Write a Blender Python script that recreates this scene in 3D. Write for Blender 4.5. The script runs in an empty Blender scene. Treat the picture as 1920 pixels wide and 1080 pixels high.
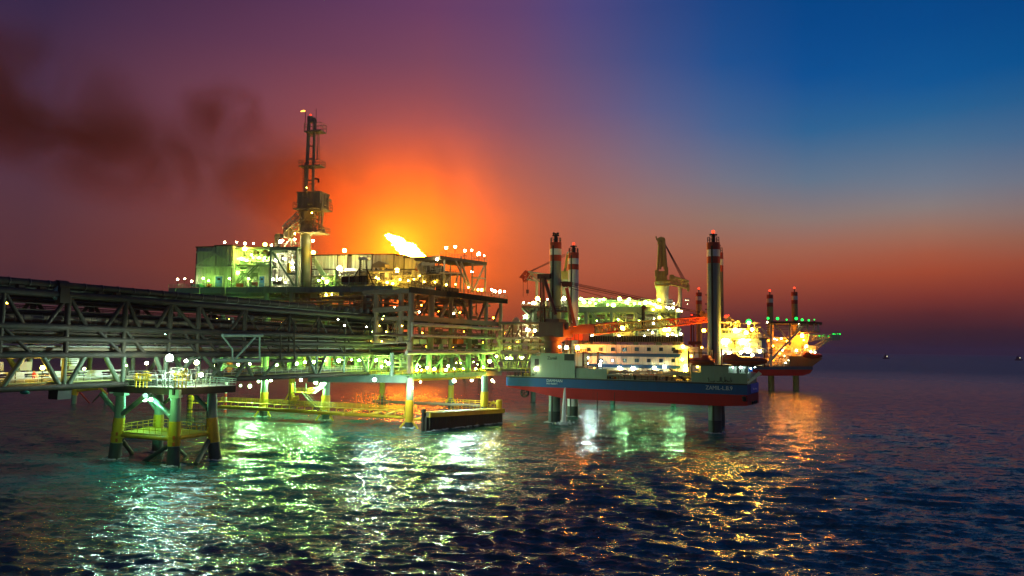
import bpy, math, random
import numpy as np
from mathutils import Vector, Matrix
R_ = math.radians
random.seed(7)
sc = bpy.context.scene
col = sc.collection

# ------------------------------------------------------------------ camera
F, HC, ROLL, PITCH = 1400.0, 21.0, R_(0.7), math.atan(113/1400)
cd = bpy.data.cameras.new('camera'); cam = bpy.data.objects.new('camera', cd); col.objects.link(cam)
cd.sensor_width = 36; cd.lens = 36*F/1920; cd.clip_end = 30000; cd.clip_start = 0.5
RM = Matrix.Rotation(math.pi/2+PITCH, 3, 'X') @ Matrix.Rotation(ROLL, 3, 'Z')
cam.matrix_world = Matrix.Translation((0, 0, HC)) @ RM.to_4x4()
sc.camera = cam
CP = Vector((0, 0, HC))
def ray(u, v): return RM @ Vector(((u-960)/F, (540-v)/F, -1))
def at(u, v, Y):
    d = ray(u, v); return CP + d*(Y/d.y)
def atz(u, v, z=0.0):
    d = ray(u, v); return CP + d*((z-HC)/d.z)
class Plane:
    """a real vertical plane: s runs along it, z up, off behind it (away from the viewer's side)"""
    def __init__(self, o, d):
        self.o = Vector((o[0], o[1], 0)); self.d = Vector((d[0], d[1], 0)).normalized()
        n = Vector((-self.d.y, self.d.x, 0)); self.n = n if n.dot(self.o) > 0 else -n
    def pt(self, u, v, off=0.0):
        r = ray(u, v); o = self.o+self.n*off
        return CP + r*((o-CP).dot(self.n)/r.dot(self.n))
    def sz(self, u, v, off=0.0):
        p = self.pt(u, v, off); return (p-self.o).dot(self.d), p.z
    def w(self, s, z, off=0.0):
        p = self.o+self.d*s+self.n*off; return Vector((p.x, p.y, z))
UP = Vector((0, 0, 1))

# ------------------------------------------------------------------ materials
def srgb(c): return tuple(((x/255)/12.92 if x/255 <= .04045 else ((x/255+.055)/1.055)**2.4) for x in c)
M = {}
def paint(name, c, rough=.5, metal=0.0, dirt=.45, dirtcol=(.10, .055, .03), scale=.35, streak=True, bump=.15, sx=1.0):
    m = bpy.data.materials.new(name); m.use_nodes = True; nt = m.node_tree; N = nt.nodes; L = nt.links
    b = N['Principled BSDF']; tc = N.new('ShaderNodeTexCoord'); mp = N.new('ShaderNodeMapping')
    mp.inputs['Scale'].default_value = (sx, sx, .22 if streak else 1)
    L.new(tc.outputs['Object'], mp.inputs['Vector'])
    n1 = N.new('ShaderNodeTexNoise'); n1.inputs['Scale'].default_value = scale; n1.inputs['Detail'].default_value = 7; n1.inputs['Roughness'].default_value = .65
    n2 = N.new('ShaderNodeTexNoise'); n2.inputs['Scale'].default_value = scale*6; n2.inputs['Detail'].default_value = 4
    L.new(mp.outputs[0], n1.inputs['Vector']); L.new(mp.outputs[0], n2.inputs['Vector'])
    r = N.new('ShaderNodeValToRGB'); r.color_ramp.elements[0].position = .48; r.color_ramp.elements[1].position = .72
    r.color_ramp.elements[1].color = (dirt, dirt, dirt, 1); L.new(n1.outputs['Fac'], r.inputs['Fac'])
    mx = N.new('ShaderNodeMix'); mx.data_type = 'RGBA'; mx.inputs['A'].default_value = (*c, 1); mx.inputs['B'].default_value = (*dirtcol, 1)
    L.new(r.outputs['Color'], mx.inputs['Factor'])
    m2 = N.new('ShaderNodeMix'); m2.data_type = 'RGBA'; m2.blend_type = 'MULTIPLY'; m2.inputs['Factor'].default_value = .5
    L.new(mx.outputs['Result'], m2.inputs['A']); L.new(n2.outputs['Color'], m2.inputs['B'])
    g = N.new('ShaderNodeMix'); g.data_type = 'RGBA'; g.inputs['Factor'].default_value = .55
    L.new(mx.outputs['Result'], g.inputs['A']); L.new(m2.outputs['Result'], g.inputs['B'])
    L.new(g.outputs['Result'], b.inputs['Base Color'])
    mr = N.new('ShaderNodeMapRange'); mr.inputs['To Min'].default_value = rough-.12; mr.inputs['To Max'].default_value = rough+.2
    L.new(n2.outputs['Fac'], mr.inputs['Value']); L.new(mr.outputs[0], b.inputs['Roughness'])
    b.inputs['Metallic'].default_value = metal; b.inputs['Specular IOR Level'].default_value = .28
    bp = N.new('ShaderNodeBump'); bp.inputs['Strength'].default_value = bump; bp.inputs['Distance'].default_value = .05
    L.new(n2.outputs['Fac'], bp.inputs['Height']); L.new(bp.outputs[0], b.inputs['Normal'])
    M[name] = m; return m
def emit(name, c, s, sampling='FRONT'):
    m = bpy.data.materials.new(name); m.use_nodes = True; nt = m.node_tree; nt.nodes.remove(nt.nodes['Principled BSDF'])
    e = nt.nodes.new('ShaderNodeEmission'); e.inputs['Color'].default_value = (*c, 1); e.inputs['Strength'].default_value = s
    nt.links.new(e.outputs[0], nt.nodes['Material Output'].inputs['Surface'])
    m.cycles.emission_sampling = sampling
    M[name] = m; return m
paint('tower_brown', (.48, .35, .17)); paint('pedestal_green', (.15, .155, .085)); paint('steel', (.036, .028, .016), .65); paint('steel_dark', (.024, .020, .014), .65); paint('steel_mid', (.13, .12, .09)); paint('pipe_grey', (.22, .22, .18), .42)
paint('steel_green', (.22, .33, .24)); paint('brace_green', (.095, .13, .08)); paint('pipe_brown', (.20, .145, .085)); paint('cladding', (.42, .48, .38), .45, dirt=.3)
paint('cladding_tan', (.46, .40, .28), .45, dirt=.35); paint('white', (.74, .74, .70), .4, dirt=.25); paint('yellow', (.74, .47, .02), .45, dirt=.4)
paint('red', (.42, .025, .012), .5, dirt=.35, dirtcol=(.12, .02, .01)); paint('orange', (.62, .13, .015), .4, dirt=.3)
paint('hull_blue', (.004, .065, .21), .6, dirt=.22, sx=2.2, dirtcol=(.05, .035, .03)); paint('hull_red', (.42, .004, .003), .65, dirt=.27, sx=2.6, dirtcol=(.12, .008, .006))
paint('hull_green', (.22, .29, .20), .45, dirt=.22, sx=2.2); paint('door_blue', (.01, .13, .62), .4, dirt=.15); paint('dark', (.02, .02, .02), .6, dirt=.2)
paint('rubber', (.075, .058, .04), .8, dirt=.3); paint('leg_green', (.20, .27, .20), .45, dirt=.5); paint('marine', (.06, .085, .07), .55, dirt=.6, dirtcol=(.03, .035, .025))
paint('stripe_white', (.72, .70, .58), .45, dirt=.25); paint('stripe_red', (.38, .05, .018), .5, dirt=.3, dirtcol=(.10, .03, .015)); paint('leg_brown', (.12, .10, .07), .6, dirt=.6)
paint('crane_dark', (.085, .022, .016), .5, dirt=.4); paint('crane_red', (.50, .05, .015), .45, dirt=.35); paint('crane_gold', (.42, .32, .10), .5, dirt=.4)
paint('lifeboat', (.40, .055, .018), .4, dirt=.25, streak=False); paint('tarp_green', (.01, .22, .13), .6, dirt=.1); paint('deck_yellow', (.42, .40, .15), .65, dirt=.4, streak=False); paint('deck_plate', (.34, .33, .26), .65, dirt=.5, streak=False)
paint('sign_white', (.8, .82, .82), .4, dirt=.1); paint('skin', (.45, .26, .17), .5, dirt=0); paint('coverall', (.50, .03, .02), .7, dirt=.1); paint('lettering_grey', (.55, .58, .60), .5, dirt=.2)
paint('black', (.012, .012, .012), .5, dirt=0)
emit('window_lit', (1, .9, .65), 3, 'NONE')
m = bpy.data.materials.new('window_glass'); m.use_nodes = True; b = m.node_tree.nodes['Principled BSDF']
b.inputs['Base Color'].default_value = (.015, .02, .025, 1); b.inputs['Roughness'].default_value = .08; M['glass'] = m
LC = {'g': (.50, 1, .13), 'w': (1, .93, .50), 'b': (.66, 1, .92), 'y': (1, .62, .06), 'o': (1, .27, .01), 'c': (.36, 1, .34), 't': (.25, 1, .50)}
LS = {'g': 1, 'w': 1, 'b': 1, 'y': 1, 'o': 1, 't': 1, 'c': 1}

# ------------------------------------------------------------------ mesh builder
ORG = {}
class MB:
    def __init__(self): self.v = []; self.f = []; self.sm = []
    def add(self, vs, fs, smooth=False):
        b = len(self.v); self.v += [Vector(x) for x in vs]; self.f += [tuple(b+i for i in f) for f in fs]; self.sm += [smooth]*len(fs); return self
    def tube(self, p, q, r, n=8, r2=None, cap=True):
        p = Vector(p); q = Vector(q); d = q-p
        if d.length < 1e-6: return self
        d.normalize(); a = d.cross(UP)
        if a.length < 1e-3: a = Vector((1, 0, 0))
        a.normalize(); b = d.cross(a); r2 = r if r2 is None else r2
        c = [(math.cos(2*math.pi*i/n), math.sin(2*math.pi*i/n)) for i in range(n)]
        v0 = [p+a*(x*r)+b*(y*r) for x, y in c]; v1 = [q+a*(x*r2)+b*(y*r2) for x, y in c]
        self.add(v0+v1, [(i, (i+1) % n, n+(i+1) % n, n+i) for i in range(n)], n > 5)
        if cap: self.add(v0, [tuple(reversed(range(n)))]); self.add(v1, [tuple(range(n))])
        return self
    def path(self, pts, r, n=8):
        for a, b in zip(pts, pts[1:]): self.tube(a, b, r, n)
        for x in pts[1:-1]: self.ball(x, r*1.02, 5, 8)
        return self
    def ball(self, c, r, nl=5, nm=8, sx=1, sy=1, sz=1):
        c = Vector(c); vs = [c+Vector((0, 0, r*sz))]; fs = []
        for i in range(1, nl):
            t = math.pi*i/nl
            for j in range(nm):
                p = 2*math.pi*j/nm; vs.append(c+Vector((r*sx*math.sin(t)*math.cos(p), r*sy*math.sin(t)*math.sin(p), r*sz*math.cos(t))))
        vs.append(c-Vector((0, 0, r*sz))); k = len(vs)-1
        for j in range(nm): fs.append((0, 1+j, 1+(j+1) % nm)); fs.append((k, 1+(nl-2)*nm+(j+1) % nm, 1+(nl-2)*nm+j))
        for i in range(nl-2):
            for j in range(nm): a = 1+i*nm+j; b = 1+i*nm+(j+1) % nm; fs.append((a, a+nm, b+nm, b))
        return self.add(vs, fs, True)
    def par(self, o, a, b, c):
        o, a, b, c = Vector(o), Vector(a), Vector(b), Vector(c)
        if a.cross(b).dot(c) < 0: a, b = b, a
        vs = [o, o+a, o+a+b, o+b, o+c, o+a+c, o+a+b+c, o+b+c]
        return self.add(vs, [(0, 3, 2, 1), (4, 5, 6, 7), (0, 1, 5, 4), (1, 2, 6, 5), (2, 3, 7, 6), (3, 0, 4, 7)])
    def beam(self, p, q, w, h):
        p = Vector(p); q = Vector(q); d = q-p
        s = d.cross(UP)
        if s.length < 1e-3*max(d.length, 1e-6): s = Vector((1, 0, 0))
        s = s.normalized()*w; t = s.cross(d).normalized()*h
        return self.par(p-s/2-t/2, d, s, t)
    def prism(self, poly, vec):
        vec = Vector(vec); n = len(poly); a = [Vector(x) for x in poly]; b = [x+vec for x in a]
        nn = Vector((0, 0, 0))
        for i in range(n): nn += a[i].cross(a[(i+1) % n])
        fs = [tuple(range(n)), tuple(reversed(range(n, 2*n)))]+[(i, n+i, n+(i+1) % n, (i+1) % n) for i in range(n)]
        if nn.dot(vec) > 0: fs = [tuple(reversed(f)) for f in fs]
        return self.add(a+b, fs)
    def blk(self, P, u0, v0, u1, v1, off=0, dep=3):
        o, a, b, c = blk(P, u0, v0, u1, v1, off, dep); return self.par(o, a, b, c)
    def rail(self, p, q, h=1.1, step=1.8, r=.045, mid=2):
        p = Vector(p); q = Vector(q); n = max(1, int((q-p).length/step)); z = Vector((0, 0, h))
        for i in range(n+1):
            x = p.lerp(q, i/n); self.tube(x, x+z, r, 4)
        for k in range(mid): self.tube(p+z*(1-k/max(mid, 1)*.95), q+z*(1-k/max(mid, 1)*.95), r, 4)
        return self
    def rails(self, pts, **k):
        for a, b in zip(pts, pts[1:]): self.rail(a, b, **k)
        return self
    def ladder(self, p, q, w=.5, r=.05, step=.7, dirv=None):
        p = Vector(p); q = Vector(q); a = Vector(dirv or (1, 0, 0)).normalized()*w/2
        self.tube(p-a, q-a, r, 4); self.tube(p+a, q+a, r, 4); n = max(2, int((q-p).length/step))
        for i in range(n): x = p.lerp(q, (i+.5)/n); self.tube(x-a, x+a, r*.8, 4)
        return self
    def stair(self, p, q, P, w=1.0):
        p = Vector(p); q = Vector(q); n = max(3, int(abs(q.z-p.z)/.3)); o = P.n*w
        for t in (Vector((0, 0, 0)), o): self.beam(p+t, q+t, .12, .35); self.tube(p+t+UP*1.1, q+t+UP*1.1, .05, 4)
        for i in range(n): x = p.lerp(q, (i+.5)/n); self.par(x-P.d*.13, P.d*.26, o, UP*.04)
        for i in range(0, n+1, 4): x = p.lerp(q, i/n); self.tube(x, x+UP*1.1, .04, 4)
        return self
    def corr(self, p, q, z0, z1, n, pitch=.55, dep=.09):
        """folded sheet cladding from p to q, folds stand proud along n"""
        p = Vector((p[0], p[1], 0)); q = Vector((q[0], q[1], 0)); k = max(2, int((q-p).length/pitch)); pr = []
        for i in range(k):
            a, b = i/k, (i+1)/k; w = (b-a)
            pr += [(a, 0), (a+w*.45, 0), (a+w*.55, 1), (b-w*.1, 1)]
        pr.append((1, 0)); vs = []
        for t, h in pr:
            x = p.lerp(q, t)+n*(-h*dep); vs += [(x.x, x.y, z0), (x.x, x.y, z1)]
        return self.add(vs, [(2*i, 2*i+2, 2*i+3, 2*i+1) for i in range(len(pr)-1)])
    def build(self, name, mat, parent=None, label=None, origin=None):
        o_ = ORG[parent.name] if parent is not None else Vector(origin or (0, 0, 0))
        me = bpy.data.meshes.new(name); me.from_pydata([tuple(x-o_) for x in self.v], [], self.f)
        me.polygons.foreach_set('use_smooth', self.sm); me.update()
        if mat: me.materials.append(M[mat] if isinstance(mat, str) else mat)
        o = bpy.data.objects.new(name, me); col.objects.link(o)
        if parent is not None: o.parent = parent
        else: o.location = o_
        ORG[o.name] = o_
        if label: o['label'] = label
        return o
def blk(P, u0, v0, u1, v1, off=0, dep=3):
    vm = (v0+v1)/2; um = (u0+u1)/2
    s0 = P.sz(u0, vm, off)[0]; s1 = P.sz(u1, vm, off)[0]; z0 = P.sz(um, v1, off)[1]; z1 = P.sz(um, v0, off)[1]
    return P.w(s0, z0, off), P.d*(s1-s0), P.n*dep, UP*(z1-z0)
def tag(o, label, cat, group=None, kind=None):
    o['label'] = label; o['category'] = cat
    if group: o['group'] = group
    if kind: o['kind'] = kind
    return o
def thing(name, label, cat, loc, group=None):
    o = bpy.data.objects.new(name, None); col.objects.link(o); o.location = Vector(loc); o.empty_display_size = .5
    ORG[o.name] = Vector(loc); return tag(o, label, cat, group)
def dup(root, loc, label=None):
    r = root.copy(); col.objects.link(r); r.location = loc; ORG[r.name] = Vector(loc)
    if label: r['label'] = label
    for ch in list(root.children):
        c = ch.copy(); col.objects.link(c); c.parent = r
        for g in list(ch.children):
            e = g.copy(); col.objects.link(e); e.parent = c
    return r
def rough_box(t, P, u0, v0, u1, v1, off, dep, mat='cladding', pitch=.6, roof='steel', names=('wall', 'roof')):
    """a sheet-clad equipment house: ribbed walls all round, a roof slab with an overhang, corner trims"""
    o, a, b, c = blk(P, u0, v0, u1, v1, off, dep)
    w = MB(); q = [o, o+a, o+a+b, o+b]; ns = [P.n, -P.d, -P.n, P.d]
    for i in range(4): w.corr(q[i], q[(i+1) % 4], o.z, o.z+c.z, ns[i], pitch*1.5, .2)
    wo = w.build(names[0], mat, t)
    MB().par(o-P.d*.3-P.n*.3+c, a+P.d*.6, b+P.n*.6, UP*.35).build(names[1], roof, t)
    for x in q: MB().tube(x, x+c, .16, 6).build('corner_trim', roof, t)
    return o, a, b, c, wo
def boom(mb, p, q, w0, w1, h0, h1, nseg, r, side):
    p = Vector(p); q = Vector(q); d = (q-p).normalized(); side = Vector(side).normalized(); up = side.cross(d).normalized()
    if up.z < 0: up = -up
    def c(t, i, j): return p.lerp(q, t)+side*(i*(w0+(w1-w0)*t)/2)+up*(j*(h0+(h1-h0)*t)/2)
    for i in (-1, 1):
        for j in (-1, 1): mb.tube(c(0, i, j), c(1, i, j), r, 6)
    for k in range(nseg):
        t0, t1 = k/nseg, (k+1)/nseg; f = 1 if k % 2 else -1
        for i in (-1, 1): mb.tube(c(t0, i, f), c(t1, i, -f), r*.6, 4)
        for j in (-1, 1): mb.tube(c(t0, f, j), c(t1, -f, j), r*.6, 4)
        for i in (-1, 1): mb.tube(c(t1, i, -1), c(t1, i, 1), r*.5, 4)
    return mb
def clutter(mb, P, u0, v0, u1, v1, off, dep, n, seed, r0=.06, r1=.22):
    """small-bore pipework: right-angled runs filling a bay"""
    rg = random.Random(seed); o, a, b, c = blk(P, u0, v0, u1, v1, off, dep); la, lb, lc = a.length, b.length, c.length
    A, B, C = a.normalized(), b.normalized(), c.normalized()
    for i in range(n):
        p = o+A*rg.uniform(0, la)+B*rg.uniform(0, lb)+C*rg.uniform(0, lc); r = rg.uniform(r0, r1) if rg.random() < .8 else r1*1.6
        for k in range(rg.choice((1, 2, 2, 3))):
            x = rg.random(); q = p.copy()
            if x < .45: q += A*rg.uniform(-.5, .5)*la*.7
            elif x < .8: q += C*rg.uniform(-.9, .9)*lc
            else: q += B*rg.uniform(-.5, .5)*lb
            l = q-o; q = o+A*min(max(l.dot(A), 0), la)+B*min(max(l.dot(B), 0), lb)+C*min(max(l.dot(C), 0), lc)
            mb.tube(p, q, r, 6); p = q
        if rg.random() < .3: mb.tube(p-A*.25, p+A*.25, r*2.4, 8)
    return mb
def dial(mb, c, r, ax, t=.06):
    """a handwheel: rim and spokes"""
    c = Vector(c); ax = Vector(ax).normalized(); a = ax.cross(UP)
    a = a.normalized() if a.length > 1e-3 else Vector((1, 0, 0)); b = ax.cross(a); n = 12
    ps = [c+a*r*math.cos(2*math.pi*i/n)+b*r*math.sin(2*math.pi*i/n) for i in range(n)]
    for i in range(n): mb.tube(ps[i], ps[(i+1) % n], t, 5)
    for i in range(0, n, 3): mb.tube(c, ps[i], t*.7, 4)
    return mb

# ------------------------------------------------------------------ lamps
_bulb = {}; _pole = {}
GX = 2.8
def lamp_mat(c, S):
    S = round(S*GX, 1) if c in LC else S; k = f'lamp_light_{c}_{S}'
    if k not in M: emit(k, LC[c] if c in LC else {'r': (1, .045, .015), 'e': (.01, 1, .09)}[c], S*.6)
    return k
def lamp(p, c, r, S, pole, label, group, name='deck_lamp', cat='lamp', hang=False, hood=False):
    """a lamp: a post (or a drop rod) with a bracket, and a round globe that gives the light"""
    p = Vector(p)+(Vector((random.uniform(-.35, .35), random.uniform(-.3, .3), random.uniform(-.45, .35))) if group and r > .25 else Vector()); pk = (round(pole, 1), round(r, 2), hang)
    if pk not in _pole:
        b = MB(); s = 1 if hang else -1; b.tube((0, 0, s*r*.9), (0, 0, s*(pole+r)), .07, 6); b.tube((0, 0, s*r*.75), (0, 0, s*r*1.15), r*.55, 8); b.tube((0, 0, s*(pole+r)), (0, 0, s*(pole+r-.12)), .18, 6)
        o = b.build(name, 'steel', None); col.objects.unlink(o); _pole[pk] = o.data; bpy.data.objects.remove(o)
    bk = (c, round(r, 2), S, GX)
    if bk not in _bulb:
        o = MB().ball((0, 0, 0), r, 4, 7).build('bulb', lamp_mat(c, S), None); col.objects.unlink(o); _bulb[bk] = o.data; bpy.data.objects.remove(o)
    o = bpy.data.objects.new(name, _pole[pk]); col.objects.link(o); o.location = p; tag(o, label, cat, group)
    g = bpy.data.objects.new('bulb', _bulb[bk]); col.objects.link(g); g.parent = o; f = random.choice((.5, .7, .85, 1.0, 1.1, 1.3)) if group else 1; g.scale = (f, f, f)
    if hood:  # cap added over flood lamps to keep their light off the bridge
        h = MB(); h.tube((0, 0, r*1.15), (0, 0, r*1.75), r*3.0, 14, r*.8); h = h.build('hood', 'steel_dark', None); h.parent = o
    return o
def lamps(P, off, pts, c, r, S, pole, label, group, **k):
    for q in pts: lamp(P.pt(q[0], q[1], off), c, r, S, pole, label, group, **k)
FLAME = 740.0
def SMOKE():
    c = at(775, 445, YF+10)
    volume_body('smoke_haze', 'thin smoke haze glowing orange round the flare flame', c, (122, 100, 112), (0, 0, 0), .0085, (.95, .50, .16), (.9, .6, .4), .1, (.016, .18, .62), .4, 1.0, hollow=.42)
    def plume(u0, v0, u1, v1, ry, rz, dens, lab, Y=YF+25, th=(.36, .60), sc=.018, cl=(.34, .13, .035)):
        p0, p1 = at(u0, v0, Y), at(u1, v1, Y); d = p1-p0
        volume_body('smoke_plume', lab, (p0+p1)/2, (d.length/2, ry, rz), (0, math.atan2(d.z, -d.x), 0), dens, cl, (.84, .30, .17), .1, (sc, th[0], th[1]), .3)
    OR = (.52, .22, .05)  # plumes near the flare coloured brighter orange for its light on them
    plume(720, 420, 330, 300, 40, 32, .062, 'orange lit smoke plume trailing from the flare behind the crane mast', th=(.34, .58), cl=OR)
    plume(520, 350, -60, 235, 48, 46, .066, 'long dark brown smoke plume drifting across the dusk sky', YF+30, (.38, .58))
    plume(350, 270, -300, 90, 52, 64, .066, 'broad dark smoke bank at the far end of the plume', YF+36, (.38, .60))
    plume(530, 262, 320, 180, 32, 32, .085, 'dark billowing smoke puff above the plume left of the crane mast', YF+22, (.38, .56), .026)
    plume(680, 372, 420, 278, 32, 34, .060, 'orange brown smoke puff just behind the crane mast', YF+24, (.34, .56), .026, cl=OR)
# ------------------------------------------------------------------ sky (world)
w = bpy.data.worlds.new('World'); sc.world = w; w.use_nodes = True; nt = w.node_tree; N = nt.nodes; L = nt.links
bg = N['Background']; tc = N.new('ShaderNodeTexCoord'); sp = N.new('ShaderNodeSeparateXYZ'); L.new(tc.outputs['Generated'], sp.inputs[0])
def mth(op, a, b=None):
    n = N.new('ShaderNodeMath'); n.operation = op
    for i, x in enumerate((a, b)):
        if x is None: continue
        if isinstance(x, (int, float)): n.inputs[i].default_value = x
        else: L.new(x, n.inputs[i])
    return n.outputs[0]
X, Y, Z = sp.outputs
az = mth('ARCTAN2', X, Y)
hyp = mth('SQRT', mth('ADD', mth('MULTIPLY', X, X), mth('MULTIPLY', Y, Y)))
nz = N.new('ShaderNodeTexNoise'); nz.inputs['Scale'].default_value = 2.2; nz.inputs['Detail'].default_value = 4; L.new(tc.outputs['Generated'], nz.inputs['Vector'])
el = mth('ADD', mth('DIVIDE', mth('DIVIDE', Z, hyp), .5), mth('MULTIPLY', mth('SUBTRACT', nz.outputs['Fac'], .5), .03))
cols = [(50, {650: (50, 35, 45), 520: (86, 48, 54), 450: (86, 52, 62), 350: (82, 52, 70), 200: (70, 45, 70), 100: (55, 40, 72), 0: (42, 35, 68)}),
        (420, {650: (80, 40, 40), 520: (128, 60, 48), 450: (128, 64, 58), 350: (122, 65, 68), 200: (115, 64, 80), 100: (95, 55, 82), 0: (78, 47, 80)}),
        (640, {650: (98, 48, 38), 520: (200, 80, 24), 420: (200, 82, 28), 330: (178, 78, 44), 230: (152, 76, 78), 100: (113, 64, 89), 0: (96, 57, 92)}),
        (800, {650: (110, 52, 36), 520: (218, 92, 24), 420: (216, 94, 28), 330: (190, 88, 50), 230: (158, 82, 84), 100: (124, 71, 94), 0: (106, 62, 99)}),  # columns beside the flare have its wide orange glow mixed into the colour
        (960, {650: (98, 48, 38), 520: (210, 92, 44), 420: (205, 104, 66), 330: (176, 98, 84), 230: (142, 86, 100), 100: (114, 74, 108), 0: (98, 67, 110)}),
        (1080, {650: (85, 45, 42), 580: (150, 68, 46), 500: (182, 92, 64), 400: (172, 104, 86), 300: (148, 100, 106), 200: (117, 88, 119), 100: (94, 79, 122), 0: (80, 71, 125)}),
        (1220, {650: (68, 38, 42), 590: (120, 56, 46), 530: (166, 82, 58), 450: (168, 106, 84), 380: (150, 114, 110), 300: (124, 108, 128), 200: (90, 94, 138), 100: (64, 80, 135), 0: (52, 71, 130)}),
        (1360, {650: (55, 32, 42), 600: (97, 45, 45), 545: (152, 70, 50), 480: (166, 97, 74), 410: (146, 118, 108), 340: (116, 117, 134), 240: (70, 100, 147), 120: (30, 81, 144), 0: (22, 70, 134)}),
        (1520, {652: (47, 30, 42), 610: (78, 38, 43), 570: (125, 55, 46), 520: (165, 78, 54), 470: (164, 102, 82), 420: (142, 121, 116), 350: (100, 118, 140), 260: (46, 100, 148), 160: (6, 80, 147), 60: (0, 71, 138), 0: (0, 68, 133)}),
        (1750, {652: (42, 28, 42), 620: (60, 33, 42), 590: (90, 40, 42), 560: (130, 55, 45), 520: (165, 75, 50), 490: (168, 90, 66), 450: (158, 113, 96), 410: (138, 126, 125), 370: (113, 123, 140), 300: (73, 110, 145), 250: (38, 98, 148), 200: (10, 86, 149), 100: (0, 74, 140), 0: (0, 67, 131)}),
        (1920, {652: (42, 26, 40), 620: (60, 32, 42), 580: (105, 46, 44), 545: (140, 60, 46), 510: (158, 78, 56), 470: (152, 100, 82), 430: (138, 116, 112), 380: (112, 118, 134), 310: (70, 106, 143), 250: (36, 94, 144), 190: (4, 82, 144), 90: (0, 70, 134), 0: (0, 62, 124)})]
prev = None
for i, (u, cc) in enumerate(cols):
    r = N.new('ShaderNodeValToRGB'); e = r.color_ramp; e.interpolation = 'B_SPLINE' if False else 'EASE'
    e.interpolation = 'LINEAR'; st = sorted(((653-v)/700, c) for v, c in cc.items())
    while len(e.elements) > 1: e.elements.remove(e.elements[-1])
    for k, (p, c) in enumerate(st):
        x = e.elements[0] if k == 0 else e.elements.new(max(0, min(1, p)))
        x.position = max(0, min(1, p)); x.color = (*srgb(c), 1)
    L.new(el, r.inputs['Fac'])
    if prev is None: prev = r.outputs['Color']; pu = u; continue
    mr = N.new('ShaderNodeMapRange'); mr.interpolation_type = 'SMOOTHSTEP' if False else 'LINEAR'
    mr.inputs['From Min'].default_value = math.atan((pu-960)/F); mr.inputs['From Max'].default_value = math.atan((u-960)/F)
    L.new(az, mr.inputs['Value']); mx = N.new('ShaderNodeMix'); mx.data_type = 'RGBA'
    L.new(mr.outputs[0], mx.inputs['Factor']); L.new(prev, mx.inputs['A']); L.new(r.outputs['Color'], mx.inputs['B'])
    prev = mx.outputs['Result']; pu = u
L.new(prev, bg.inputs['Color']); bg.inputs['Strength'].default_value = 1.0

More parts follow.
